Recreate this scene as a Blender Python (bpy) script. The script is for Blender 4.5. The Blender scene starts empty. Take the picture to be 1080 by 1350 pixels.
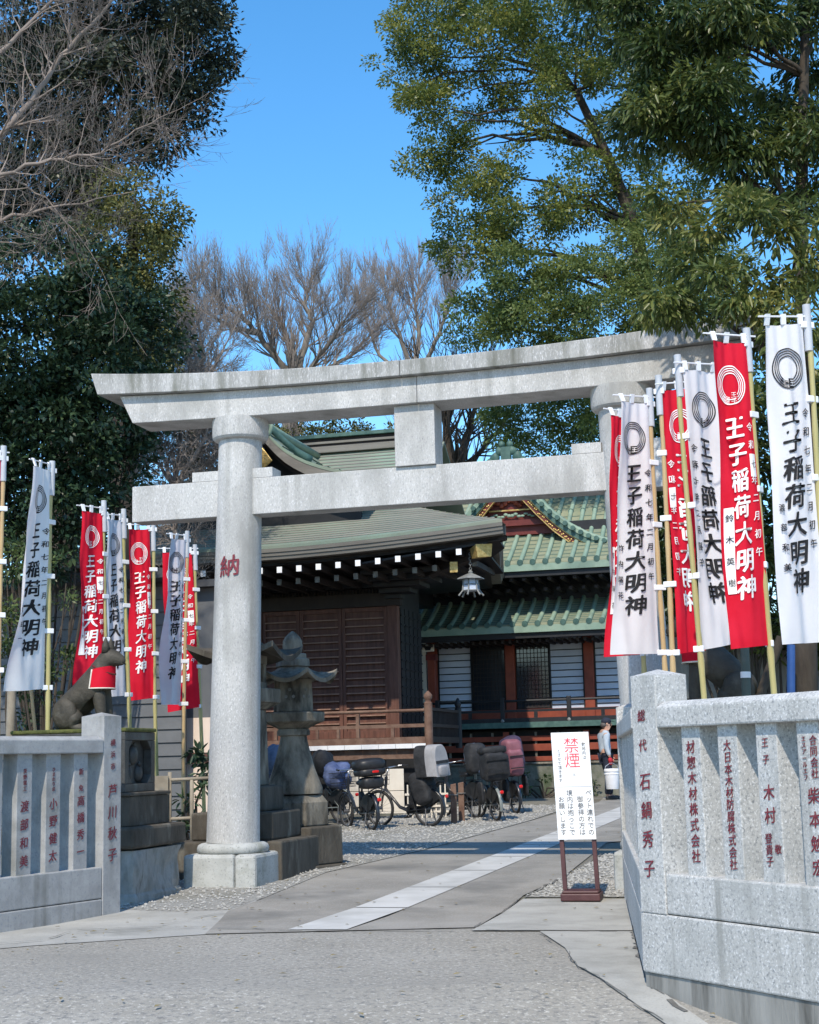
import bpy, bmesh, math, random
import numpy as np
from mathutils import Vector, Matrix, noise as mnoise

R = math.radians
scn = bpy.context.scene
COL = scn.collection
rng = random.Random(7)

# ------------------------------------------------------------------ camera
CAM = Vector((0, 0, 1.5)); FOC = 2000.0          # focal length for a 1080x1350 frame
_p, _r = R(9.23), R(1.39)
FWD = Vector((0, math.cos(_p), math.sin(_p)))
_R0 = Vector((1, 0, 0)); _U0 = Vector((0, -math.sin(_p), math.cos(_p)))
RGT = math.cos(_r) * _R0 - math.sin(_r) * _U0
UPV = math.sin(_r) * _R0 + math.cos(_r) * _U0
cd = bpy.data.cameras.new('camera')
cam = bpy.data.objects.new('camera', cd); COL.objects.link(cam)
cd.sensor_fit = 'VERTICAL'; cd.sensor_height = 24; cd.lens = FOC / 1350 * 24
cd.clip_start = 0.1; cd.clip_end = 2000
cam.matrix_world = Matrix.Translation(CAM) @ Matrix((RGT, UPV, -FWD)).transposed().to_4x4()
scn.camera = cam

# ------------------------------------------------------------------ light
TOSUN = Vector((-0.22 * math.cos(R(49)), -0.975 * math.cos(R(49)), math.sin(R(49)))).normalized()
w = bpy.data.worlds.new('World'); scn.world = w; w.use_nodes = True
nt = w.node_tree; bg = nt.nodes['Background']
sky = nt.nodes.new('ShaderNodeTexSky'); sky.sky_type = 'NISHITA'; sky.sun_disc = False
sky.sun_elevation = math.asin(TOSUN.z); sky.sun_rotation = math.atan2(TOSUN.x, TOSUN.y)
sky.air_density = 1.0; sky.dust_density = 0.3; sky.ozone_density = 3.0; sky.altitude = 0
hs = nt.nodes.new('ShaderNodeHueSaturation'); hs.inputs['Saturation'].default_value = 1.28; hs.inputs['Value'].default_value = 1.06; hs.inputs['Hue'].default_value = 0.495
nt.links.new(sky.outputs[0], hs.inputs['Color']); nt.links.new(hs.outputs[0], bg.inputs[0])
bg.inputs[1].default_value = 0.15
sd = bpy.data.lights.new('sun', 'SUN'); sd.energy = 2.9; sd.angle = R(0.8); sd.color = (1, 0.90, 0.76)
so = bpy.data.objects.new('sun', sd); COL.objects.link(so)
so.rotation_euler = (-TOSUN).to_track_quat('-Z', 'Y').to_euler(); so.location = (0, -20, 40)
scn.view_settings.view_transform = 'Standard'; scn.view_settings.look = 'None'
scn.view_settings.exposure = 0.74; scn.view_settings.gamma = 1

# ------------------------------------------------------------------ places
def ray(x, y): return FWD + RGT * ((x - 540) / FOC) - UPV * ((y - 675) / FOC)
def at(x, y, Y):
    d = ray(x, y); return CAM + d * (Y / d.y)
def gz(y):
    if y < 10.5: return -0.13 * min(10.5 - y, 4.0)
    return 0.0285 * max(0.0, min(y, 34.0) - 15.0)
def G(x, y):
    lo, hi = 4.0, 300.0
    for _ in range(50):
        m = (lo + hi) / 2
        if at(x, y, m).z > gz(m): lo = m
        else: hi = m
    return at(x, y, lo)
TH = R(14.7)
SM = Matrix.Translation((0.115, 17.7, 0)) @ Matrix.Rotation(-TH, 4, 'Z')     # the shrine's own axes: u right along the gate, v away
def S(u, v, z=0): return SM @ Vector((u, v, z))

# ------------------------------------------------------------------ mesh builder
class MB:
    def __init__(s): s.V = []; s.F = []
    def add(s, vs, fs):
        n = len(s.V); s.V += [tuple(v) for v in vs]; s.F += [tuple(i + n for i in f) for f in fs]; return s
    def box(s, x0, x1, y0, y1, z0, z1, M=None):
        vs = [Vector(p) for p in ((x0,y0,z0),(x1,y0,z0),(x1,y1,z0),(x0,y1,z0),(x0,y0,z1),(x1,y0,z1),(x1,y1,z1),(x0,y1,z1))]
        if M is not None: vs = [M @ v for v in vs]
        return s.add(vs, [(0,3,2,1),(4,5,6,7),(0,1,5,4),(1,2,6,5),(2,3,7,6),(3,0,4,7)])
    def hexa(s, b, t):                       # four bottom points, four top points
        return s.add(list(b) + list(t), [(0,3,2,1),(4,5,6,7),(0,1,5,4),(1,2,6,5),(2,3,7,6),(3,0,4,7)])
    def prism(s, poly, vec):
        vec = Vector(vec); n = len(poly); a = [Vector(p) for p in poly]; b = [p + vec for p in a]
        return s.add(a + b, [tuple(range(n))[::-1], tuple(range(n, 2*n))] + [(i, (i+1) % n, n + (i+1) % n, n + i) for i in range(n)])
    def tube(s, pts, rad, n=8, cap=True):
        pts = [Vector(p) for p in pts]; m = len(pts)
        if not hasattr(rad, '__len__'): rad = [rad] * m
        t = (pts[1] - pts[0]).normalized()
        a = t.orthogonal().normalized(); rings = []; vs = []
        for i in range(m):
            if i == 0: t = pts[1] - pts[0]
            elif i == m - 1: t = pts[-1] - pts[-2]
            else: t = pts[i+1] - pts[i-1]
            t = t.normalized(); a = (a - t * a.dot(t))
            a = a.normalized() if a.length > 1e-6 else t.orthogonal().normalized()
            b = t.cross(a)
            for k in range(n):
                an = 2 * math.pi * k / n
                vs.append(pts[i] + (a * math.cos(an) + b * math.sin(an)) * rad[i])
        fs = [(i*n + k, i*n + (k+1) % n, (i+1)*n + (k+1) % n, (i+1)*n + k) for i in range(m-1) for k in range(n)]
        if cap: fs += [tuple(range(n))[::-1], tuple(range((m-1)*n, m*n))]
        return s.add(vs, fs)
    def rod(s, a, b, r, n=8): return s.tube([a, b], r, n)
    def lathe(s, prof, n=24, c=(0,0,0), phase=0.0, sq=False):
        vs = []; k2 = 1 / math.cos(math.pi / n) if sq else 1.0
        for r_, z in prof:
            for k in range(n):
                an = 2 * math.pi * k / n + phase
                vs.append((c[0] + r_ * k2 * math.cos(an), c[1] + r_ * k2 * math.sin(an), c[2] + z))
        m = len(prof)
        fs = [(i*n + k, i*n + (k+1) % n, (i+1)*n + (k+1) % n, (i+1)*n + k) for i in range(m-1) for k in range(n)]
        fs += [tuple(range(n))[::-1], tuple(range((m-1)*n, m*n))]
        return s.add(vs, fs)
    def torus(s, M, r, t, n=28, k=6):
        pts = [M @ Vector((r*math.cos(2*math.pi*i/n), r*math.sin(2*math.pi*i/n), 0)) for i in range(n)]
        c = M @ Vector((0,0,0)); nz = (M.to_3x3() @ Vector((0,0,1))).normalized(); vs = []
        for p in pts:
            o = (p - c).normalized()
            for j in range(k):
                a = 2*math.pi*j/k; vs.append(p + o*t*math.cos(a) + nz*t*math.sin(a))
        return s.add(vs, [(i*k+j, i*k+(j+1) % k, ((i+1) % n)*k+(j+1) % k, ((i+1) % n)*k+j) for i in range(n) for j in range(k)])
    def grid(s, fn, nu, nv):
        vs = [fn(i/nu, j/nv) for j in range(nv+1) for i in range(nu+1)]; q = nu+1
        return s.add(vs, [(j*q+i, j*q+i+1, (j+1)*q+i+1, (j+1)*q+i) for j in range(nv) for i in range(nu)])
    def slab(s, fn, nu, nv, vec):            # a grid with thickness
        vec = Vector(vec); q = nu+1
        a = [Vector(fn(i/nu, j/nv)) for j in range(nv+1) for i in range(nu+1)]; N = len(a)
        b = [p + vec for p in a]
        fs = [(j*q+i, j*q+i+1, (j+1)*q+i+1, (j+1)*q+i) for j in range(nv) for i in range(nu)]
        fs += [tuple(N + k for k in f[::-1]) for f in fs]
        bd = [i for i in range(nu)] + [j*q+nu for j in range(nv)] + [nv*q+nu-i for i in range(nu)] + [(nv-j)*q for j in range(nv)]
        fs += [(bd[(k+1) % len(bd)], bd[k], bd[k]+N, bd[(k+1) % len(bd)]+N) for k in range(len(bd))]
        return s.add(a + b, fs)
    def blob(s, c, r, n=12, m=8, M=None, jit=0.0, seed=0):
        vs = []; c = Vector(c)
        for j in range(m+1):
            ph = math.pi * j / m
            for i in range(n):
                a = 2*math.pi*i/n; d = Vector((math.sin(ph)*math.cos(a), math.sin(ph)*math.sin(a), math.cos(ph)))
                k = 1 + jit * mnoise.noise(d*1.7 + Vector((seed, 0, 0)))
                p = Vector((d.x*r[0]*k, d.y*r[1]*k, d.z*r[2]*k))
                if M is not None: p = M @ p
                vs.append(c + p)
        return s.add(vs, [(j*n+i, j*n+(i+1) % n, (j+1)*n+(i+1) % n, (j+1)*n+i)[::-1] for j in range(m) for i in range(n)])
    def build(s, name, mat, parent=None, smooth=False, bevel=0.0, world=False, angle=None):
        me = bpy.data.meshes.new(name); V = s.V
        if world and parent is not None:
            Mi = root_matrix(parent).inverted(); V = [tuple(Mi @ Vector(v)) for v in V]
        me.from_pydata(V, [], s.F); me.update()
        if mat: me.materials.append(mat)
        if smooth:
            me.polygons.foreach_set('use_smooth', [True]*len(me.polygons))
            if angle: me.set_sharp_from_angle(angle=R(angle))
        o = bpy.data.objects.new(name, me); COL.objects.link(o)
        if parent is not None: o.parent = parent
        if bevel:
            b = o.modifiers.new('bevel', 'BEVEL'); b.width = bevel; b.segments = 2; b.limit_method = 'ANGLE'; b.angle_limit = R(40)
        return o
MW = {}
def root_matrix(o):
    while o.name not in MW: o = o.parent
    return MW[o.name]
def tag(o, label=None, cat=None, group=None, kind=None):
    if label: o['label'] = label
    if cat: o['category'] = cat
    if group: o['group'] = group
    if kind: o['kind'] = kind
    return o
def thing(name, label, cat, M=None, group=None):
    o = bpy.data.objects.new(name, None); COL.objects.link(o); o.empty_display_size = 0.3
    M = Matrix.Identity(4) if M is None else (Matrix.Translation(M) if isinstance(M, (Vector, tuple)) else M)
    o.matrix_world = M; MW[o.name] = M.copy()
    return tag(o, label, cat, group)
def copy_tree(o, parent=None):
    c = o.copy(); COL.objects.link(c)
    if parent is not None:
        c.parent = parent; c.matrix_parent_inverse = o.matrix_parent_inverse.copy()
    for ch in list(o.children): copy_tree(ch, c)
    return c

# ------------------------------------------------------------------ materials
def _nodes(name):
    m = bpy.data.materials.new(name); m.use_nodes = True
    return m, m.node_tree.nodes, m.node_tree.links, m.node_tree.nodes['Principled BSDF']
def rgb(c): return (c[0], c[1], c[2], 1)
def mat(name, c1, c2=None, scale=4.0, rough=0.8, bump=0.0, bscale=None, metal=0.0, spec=0.4, speck=None, stain=None, stretch=(1,1,1), detail=6, lo=0.35, hi=0.65, sheen=0.0, wave=None, coat=0.0, streak=None):
    m, N, L, P = _nodes(name)
    P.inputs['Roughness'].default_value = rough; P.inputs['Metallic'].default_value = metal
    P.inputs['Specular IOR Level'].default_value = spec
    if coat: P.inputs['Coat Weight'].default_value = coat
    tc = N.new('ShaderNodeTexCoord'); mp = N.new('ShaderNodeMapping'); mp.inputs['Scale'].default_value = stretch
    L.new(tc.outputs['Object'], mp.inputs['Vector'])
    def noi(sc, det=detail, ro=0.6):
        n = N.new('ShaderNodeTexNoise'); n.inputs['Scale'].default_value = sc; n.inputs['Detail'].default_value = det
        n.inputs['Roughness'].default_value = ro; L.new(mp.outputs[0], n.inputs['Vector']); return n
    def ramp(src, a, b):
        q = N.new('ShaderNodeMapRange'); q.inputs['From Min'].default_value = a; q.inputs['From Max'].default_value = b
        L.new(src, q.inputs['Value']); return q.outputs[0]
    def mix(fac, a, b, blend='MIX'):
        x = N.new('ShaderNodeMix'); x.data_type = 'RGBA'; x.blend_type = blend
        if isinstance(fac, (int, float)): x.inputs[0].default_value = fac
        else: L.new(fac, x.inputs[0])
        for k, v in ((6, a), (7, b)):
            if isinstance(v, tuple): x.inputs[k].default_value = rgb(v)
            else: L.new(v, x.inputs[k])
        return x.outputs[2]
    col = c1
    if c2 is not None: col = mix(ramp(noi(scale).outputs['Fac'], lo, hi), c1, c2)
    if speck:                                  # (colour, scale, lo, hi)
        col = mix(ramp(noi(speck[1], 3, 0.7).outputs['Fac'], speck[2], speck[3]), col, speck[0])
        if len(speck) > 4: col = mix(ramp(noi(speck[5], 2, 0.7).outputs['Fac'], speck[6], speck[7]), col, speck[4])
    if stain:                                  # (colour, scale, lo, hi)
        col = mix(ramp(noi(stain[1], 5).outputs['Fac'], stain[2], stain[3]), col, stain[0])
    if streak:                                 # (colour, scale, lo, hi) rain runs down the face
        m2 = N.new('ShaderNodeMapping'); m2.inputs['Scale'].default_value = (1, 1, 0.05); L.new(tc.outputs['Object'], m2.inputs['Vector'])
        n2 = N.new('ShaderNodeTexNoise'); n2.inputs['Scale'].default_value = streak[1]; n2.inputs['Detail'].default_value = 5; L.new(m2.outputs[0], n2.inputs['Vector'])
        n3 = N.new('ShaderNodeTexNoise'); n3.inputs['Scale'].default_value = 0.9; n3.inputs['Detail'].default_value = 4; L.new(tc.outputs['Object'], n3.inputs['Vector'])
        mu = N.new('ShaderNodeMath'); mu.operation = 'MULTIPLY'; L.new(ramp(n2.outputs['Fac'], streak[2], streak[3]), mu.inputs[0]); L.new(ramp(n3.outputs['Fac'], 0.38, 0.62), mu.inputs[1])
        col = mix(mu.outputs[0], col, streak[0])
    if wave:                                   # (colour, scale, axis, width) thin lines
        wv = N.new('ShaderNodeTexWave'); wv.bands_direction = wave[2]; wv.wave_profile = 'SAW'; wv.inputs['Scale'].default_value = wave[1]
        wv.inputs['Distortion'].default_value = 0; L.new(tc.outputs['Object'], wv.inputs['Vector'])
        col = mix(ramp(wv.outputs['Fac'], wave[3], wave[3]*0.5), col, wave[0])
    if isinstance(col, tuple): P.inputs['Base Color'].default_value = rgb(col)
    else: L.new(col, P.inputs['Base Color'])
    if bump:
        b = N.new('ShaderNodeBump'); b.inputs['Strength'].default_value = bump; b.inputs['Distance'].default_value = 0.02
        L.new(noi(bscale or scale*3, 8).outputs['Fac'], b.inputs['Height']); L.new(b.outputs[0], P.inputs['Normal'])
    return m
def leafmat(name, dark, mid, light, rough=0.45, trans=0.3, spec=0.4):
    m, N, L, P = _nodes(name)
    at_ = N.new('ShaderNodeAttribute'); at_.attribute_name = 'rnd'
    r = N.new('ShaderNodeValToRGB'); L.new(at_.outputs['Fac'], r.inputs[0])
    e = r.color_ramp.elements; e[0].color = rgb(dark); e[1].color = rgb(light); x = e.new(0.5); x.color = rgb(mid)
    L.new(r.outputs[0], P.inputs['Base Color']); P.inputs['Roughness'].default_value = rough; P.inputs['Specular IOR Level'].default_value = spec
    t = N.new('ShaderNodeBsdfTranslucent'); L.new(r.outputs[0], t.inputs[0])
    ms = N.new('ShaderNodeMixShader'); ms.inputs[0].default_value = trans
    L.new(P.outputs[0], ms.inputs[1]); L.new(t.outputs[0], ms.inputs[2]); L.new(ms.outputs[0], N['Material Output'].inputs[0])
    return m

GR = dict(speck=((0.25,0.255,0.26), 55, 0.52, 0.72, (0.62,0.62,0.62), 70, 0.54, 0.70))
M = {}
M['granite'] = mat('torii_granite', (0.41,0.405,0.39), (0.50,0.495,0.475), 1.5, 0.8, 0.15, 60, stain=((0.28,0.28,0.265), 1.3, 0.5, 0.72), stretch=(1.2,1.2,0.5), streak=((0.23,0.23,0.21), 5, 0.50, 0.72), **GR)
M['granite_weathered'] = mat('torii_weathered', (0.30,0.30,0.285), (0.42,0.42,0.41), 2.5, 0.85, 0.15, 60, stretch=(1.6,1.6,0.35), stain=((0.15,0.155,0.13), 2.6, 0.48, 0.72), streak=((0.12,0.122,0.10), 6, 0.48, 0.68), **GR)
M['granite_fence'] = mat('fence_granite', (0.41,0.405,0.385), (0.51,0.505,0.485), 4, 0.8, 0.12, 80, speck=((0.19,0.20,0.205), 46, 0.50, 0.70, (0.66,0.66,0.65), 60, 0.54, 0.68), stain=((0.31,0.315,0.30), 1.3, 0.5, 0.8), streak=((0.27,0.27,0.25), 9, 0.54, 0.74))
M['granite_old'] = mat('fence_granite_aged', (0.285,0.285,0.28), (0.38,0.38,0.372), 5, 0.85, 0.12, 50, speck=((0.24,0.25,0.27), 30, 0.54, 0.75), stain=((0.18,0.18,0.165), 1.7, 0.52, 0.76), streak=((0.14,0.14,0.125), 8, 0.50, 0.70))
M['plinth'] = mat('plinth_granite', (0.36,0.37,0.35), (0.46,0.47,0.45), 4, 0.85, 0.2, 50, speck=((0.18,0.19,0.18), 40, 0.56, 0.7), stain=((0.17,0.18,0.13), 3, 0.55, 0.75))
M['lantern_stone'] = mat('old_lantern_stone', (0.13,0.115,0.09), (0.26,0.235,0.19), 4, 0.95, 0.6, 25, stain=((0.04,0.035,0.027), 3.0, 0.46, 0.64), stretch=(1.3,1.3,0.5))
M['dark_stone'] = mat('dark_mossy_stone', (0.05,0.043,0.033), (0.10,0.088,0.07), 4, 0.95, 0.6, 22, stain=((0.20,0.195,0.165), 3.4, 0.58, 0.76), stretch=(1.2,1.2,0.45))
M['rock'] = mat('rough_grey_rock', (0.19,0.195,0.18), (0.36,0.36,0.34), 4, 0.95, 1.0, 7, stain=((0.09,0.09,0.08), 4, 0.55, 0.75), stretch=(1.6,1.6,0.8))
M['statue'] = mat('dark_statue_stone', (0.033,0.029,0.021), (0.062,0.054,0.04), 7, 0.65, 0.5, 22, stain=((0.11,0.10,0.08), 5, 0.58, 0.78))
M['relief'] = mat('dark_relief_stone', (0.035,0.033,0.03), (0.065,0.065,0.06), 8, 0.55, 0.2, 40, stain=((0.10,0.13,0.12), 4, 0.6, 0.8))
M['street'] = mat('coarse_street_concrete', (0.26,0.245,0.21), (0.335,0.318,0.28), 0.9, 0.95, 0.7, 24, speck=((0.16,0.158,0.15), 20, 0.50, 0.68, (0.48,0.46,0.41), 30, 0.56, 0.70), stain=((0.21,0.20,0.175), 0.45, 0.48, 0.72))
M['apron'] = mat('smooth_apron_concrete', (0.31,0.305,0.28), (0.40,0.395,0.365), 1.5, 0.95, 0.2, 60, stain=((0.2,0.2,0.18), 1.7, 0.5, 0.8), speck=((0.28,0.28,0.26), 60, 0.5, 0.75))
M['path'] = mat('approach_concrete', (0.215,0.203,0.178), (0.295,0.28,0.25), 1.1, 0.95, 0.4, 45, stain=((0.15,0.147,0.135), 0.8, 0.5, 0.72), speck=((0.34,0.335,0.31), 50, 0.52, 0.72))
M['strip'] = mat('path_stone_strip', (0.43,0.43,0.41), (0.52,0.52,0.50), 2.0, 0.85, 0.1, 60, stain=((0.33,0.33,0.31), 0.9, 0.5, 0.8))
M['earth'] = mat('earth', (0.13,0.12,0.095), (0.21,0.20,0.165), 1.2, 0.95, 0.6, 25, stain=((0.08,0.09,0.05), 0.7, 0.5, 0.75))
M['gravel_bed'] = mat('gravel_bed', (0.20,0.195,0.175), (0.34,0.335,0.31), 30, 0.95, 0.8, 40, stain=((0.16,0.155,0.12), 0.9, 0.5, 0.75))
M['gravel'] = mat('gravel_stones', (0.24,0.235,0.215), (0.42,0.415,0.39), 14, 0.9, 0.2, 60)
M['joint'] = mat('dark_joint', (0.10,0.097,0.088), (0.19,0.185,0.17), 6, rough=1)
M['red_ink'] = mat('dark_red_carved_paint', (0.15,0.018,0.03), (0.22,0.04,0.055), 20, 0.7)
M['red_cloth'] = mat('red_banner_cloth', (0.74,0.012,0.035), (0.80,0.02,0.05), 3, 0.75, 0.15, 20, spec=0.15)
M['white_cloth'] = mat('white_banner_cloth', (0.80,0.80,0.81), (0.85,0.85,0.86), 3, 0.8, 0.15, 20, spec=0.15)
M['bluewhite_cloth'] = mat('bluish_white_cloth', (0.66,0.68,0.76), (0.72,0.74,0.80), 3, 0.8, 0.15, 20, spec=0.15)
def cloth_light(m, fac=0.35):
    N, L = m.node_tree.nodes, m.node_tree.links; P = N['Principled BSDF']; t = N.new('ShaderNodeBsdfTranslucent'); ms = N.new('ShaderNodeMixShader'); ms.inputs[0].default_value = fac
    L.new(P.inputs['Base Color'].links[0].from_socket, t.inputs[0]); L.new(P.outputs[0], ms.inputs[1]); L.new(t.outputs[0], ms.inputs[2]); L.new(ms.outputs[0], N['Material Output'].inputs[0])
for k_ in ('red_cloth', 'white_cloth', 'bluewhite_cloth'): cloth_light(M[k_])
M['black_ink'] = mat('black_ink', (0.012,0.012,0.014), rough=0.8)
M['white_ink'] = mat('white_ink', (0.84,0.82,0.82), rough=0.8)
M['red_print'] = mat('red_print', (0.80,0.06,0.09), rough=0.6)
M['bamboo'] = mat('bamboo_cane', (0.33,0.31,0.11), (0.45,0.38,0.17), 2.5, 0.45, stretch=(1,1,0.4), spec=0.5)
M['bamboo_tan'] = mat('tan_bamboo_cane', (0.42,0.28,0.13), (0.50,0.36,0.18), 2.5, 0.45, stretch=(1,1,0.4), spec=0.5)
M['bamboo_grey'] = mat('grey_weathered_bamboo', (0.22,0.19,0.145), (0.32,0.285,0.225), 4, 0.8)
M['white_plastic'] = mat('white_plastic', (0.72,0.73,0.75), (0.78,0.79,0.81), 6, 0.45)
M['grey_plastic'] = mat('grey_pipe_plastic', (0.42,0.44,0.47), (0.50,0.52,0.55), 6, 0.5)
M['sign_white'] = mat('white_sign_board', (0.80,0.81,0.81), (0.84,0.85,0.85), 2, 0.5)
M['sign_brown'] = mat('brown_sign_wood', (0.065,0.025,0.026), (0.095,0.04,0.04), 8, 0.5, 0.1, 30)
M['copper'] = mat('grey_green_copper_roof', (0.145,0.195,0.155), (0.225,0.24,0.185), 0.7, 0.65, 0.05, 12, stain=((0.21,0.29,0.22), 0.9, 0.48, 0.70))
M['copper_edge'] = mat('layered_eave_edge', (0.14,0.13,0.113), (0.20,0.188,0.165), 2.5, 0.7, stretch=(0.3,0.3,3))
M['verdigris'] = mat('verdigris_copper', (0.175,0.265,0.205), (0.26,0.345,0.265), 1.6, 0.6, 0.05, 20, stain=((0.14,0.20,0.16), 1.8, 0.52, 0.75))
M['tile_bed'] = mat('olive_copper_tiles', (0.185,0.215,0.14), (0.27,0.275,0.185), 1.8, 0.65, stain=((0.15,0.19,0.145), 2.2, 0.52, 0.75))
M['dark_verdigris'] = mat('dark_verdigris', (0.035,0.085,0.075), (0.08,0.15,0.125), 5, 0.6)
M['dark_wood'] = mat('dark_timber', (0.018,0.013,0.012), (0.032,0.024,0.02), 5, 0.7, 0.1, 30, stretch=(1,1,0.3))
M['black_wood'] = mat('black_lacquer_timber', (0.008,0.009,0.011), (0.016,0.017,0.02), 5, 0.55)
M['shutter'] = mat('red_brown_shutter', (0.085,0.035,0.024), (0.15,0.064,0.043), 4, 0.65, 0.1, 40, stretch=(4,4,0.5))
M['brown_wood'] = mat('weathered_brown_timber', (0.12,0.065,0.045), (0.20,0.125,0.09), 6, 0.75, 0.15, 30)
M['orange'] = mat('vermilion_timber', (0.19,0.036,0.018), (0.26,0.055,0.026), 4, 0.6)
M['maroon'] = mat('maroon_lacquer', (0.10,0.014,0.012), (0.15,0.025,0.02), 4, 0.5)
M['gold'] = mat('gilt_metal', (0.36,0.24,0.075), (0.60,0.43,0.17), 14, 0.45, 0.3, 30, metal=0.6)
M['white_paint'] = mat('white_painted_end', (0.74,0.75,0.77), (0.80,0.81,0.82), 9, 0.6)
M['shoji'] = mat('pale_shutter_panel', (0.42,0.48,0.58), (0.50,0.55,0.64), 2, 0.45)
M['glass'] = mat('dark_window_glass', (0.018,0.02,0.026), (0.03,0.034,0.04), 1.5, 0.08, spec=0.6)
M['iron'] = mat('grey_cast_iron', (0.14,0.145,0.14), (0.24,0.245,0.235), 12, 0.6)
M['siding'] = mat('grey_siding', (0.105,0.112,0.12), (0.13,0.138,0.147), 3, 0.7, 0.05, 60)
M['siding_dark'] = mat('siding_dark_trim', (0.05,0.053,0.06), (0.065,0.07,0.075), 3, 0.7)
M['cream'] = mat('cream_plaster', (0.66,0.55,0.46), (0.72,0.61,0.52), 2, 0.85)
M['band_brown'] = mat('brown_wall_band', (0.10,0.045,0.035), (0.13,0.06,0.05), 5, 0.7)
M['stone_wall'] = mat('mossy_stone_base', (0.12,0.125,0.10), (0.21,0.205,0.17), 3.5, 0.95, 0.7, 14, stain=((0.06,0.085,0.04), 2.2, 0.48, 0.7))
M['rubber'] = mat('tyre_rubber', (0.018,0.018,0.019), (0.03,0.03,0.03), 9, 0.75)
M['black_plastic'] = mat('black_plastic', (0.014,0.015,0.017), (0.024,0.025,0.028), 9, 0.45)
M['black_fabric'] = mat('black_fabric', (0.012,0.013,0.015), (0.028,0.029,0.032), 9, 0.7, 0.6, 14)
M['grey_fabric'] = mat('grey_cover_fabric', (0.25,0.25,0.26), (0.33,0.33,0.34), 6, 0.75, 0.2, 20)
M['blue_fabric'] = mat('blue_cover_fabric', (0.05,0.075,0.17), (0.12,0.16,0.30), 5, 0.7, 0.5, 18)
M['slate_fabric'] = mat('slate_blue_fabric', (0.10,0.13,0.20), (0.17,0.21,0.30), 5, 0.7, 0.5, 18)
M['pink_fabric'] = mat('dusty_pink_fabric', (0.18,0.065,0.085), (0.25,0.10,0.125), 5, 0.6, 0.2, 20)
M['purple_fabric'] = mat('dark_purple_fabric', (0.035,0.025,0.05), (0.06,0.04,0.08), 5, 0.75, 0.4, 20)
M['spoke'] = mat('dark_spokes', (0.10,0.10,0.105), rough=0.5)
M['steel'] = mat('bright_steel', (0.45,0.46,0.47), (0.6,0.6,0.61), 9, 0.3, metal=0.9)
M['cream_panel'] = mat('cream_panel', (0.62,0.57,0.48), (0.70,0.65,0.56), 4, 0.6)
M['frame_dark'] = mat('dark_bike_frame', (0.02,0.025,0.035), rough=0.3, coat=0.3)
M['frame_grey'] = mat('grey_green_bike_frame', (0.20,0.22,0.21), rough=0.35, coat=0.3)
M['red_lamp'] = mat('red_reflector', (0.6,0.02,0.02), rough=0.2)
M['skin'] = mat('skin', (0.42,0.24,0.17), (0.47,0.28,0.20), 9, 0.6)
M['shirt'] = mat('pale_grey_shirt', (0.36,0.42,0.48), (0.44,0.50,0.56), 6, 0.85, 0.3, 20)
M['navy'] = mat('navy_cloth', (0.015,0.02,0.035), (0.025,0.03,0.05), 6, 0.85)
M['hair'] = mat('grey_hair', (0.10,0.09,0.085), rough=0.7)
M['red_glove'] = mat('red_glove', (0.45,0.02,0.03), rough=0.7)
M['moss'] = mat('moss', (0.06,0.07,0.02), (0.12,0.125,0.035), 12, 1.0, 0.8, 40)
M['bark'] = mat('dark_bark', (0.035,0.028,0.022), (0.07,0.058,0.045), 6, 0.95, 0.8, 20, stretch=(1,1,0.3))
M['bark_grey'] = mat('grey_bark', (0.13,0.115,0.095), (0.21,0.185,0.155), 5, 0.95, 0.5, 20, stretch=(1,1,0.4))
M['bark_pale'] = mat('pale_branch_bark', (0.17,0.14,0.12), (0.27,0.225,0.195), 5, 0.9, 0.4, 20)
M['twig'] = mat('brown_twig', (0.20,0.17,0.15), (0.29,0.25,0.22), 5, 0.95)
M['blue_paint'] = mat('blue_painted_pipe', (0.02,0.07,0.24), (0.03,0.09,0.28), 5, 0.5)
M['green_metal'] = mat('dark_green_post', (0.05,0.07,0.06), (0.08,0.10,0.085), 5, 0.6)
M['conc_wall'] = mat('stained_concrete', (0.20,0.197,0.18), (0.31,0.305,0.285), 4, 0.95, 0.3, 25, stretch=(1.6,1.6,0.25), stain=((0.10,0.098,0.088), 3, 0.5, 0.66))
# ------------------------------------------------------------------ lettering
_GL = {}
def glyph(ch, bold):
    k = (ch, round(bold, 3))
    if k in _GL: return _GL[k]
    cu = bpy.data.curves.new('g', 'FONT'); cu.body = ch; cu.size = 1; cu.resolution_u = 2; cu.offset = bold; cu.fill_mode = 'FRONT'
    o = bpy.data.objects.new('g', cu); COL.objects.link(o)
    dg = bpy.context.evaluated_depsgraph_get(); me = bpy.data.meshes.new_from_object(o.evaluated_get(dg))
    vs = [(v.co.x, v.co.y) for v in me.vertices]; fs = [tuple(p.vertices) for p in me.polygons]
    bpy.data.objects.remove(o); bpy.data.curves.remove(cu); bpy.data.meshes.remove(me)
    if vs:
        x0 = min(v[0] for v in vs); x1 = max(v[0] for v in vs)
        cx = 0.5 if ord(ch) > 0x2000 else (x0+x1)/2
        vs = [(x - cx, y - 0.38) for x, y in vs]
    _GL[k] = (vs, fs); return _GL[k]
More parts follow.
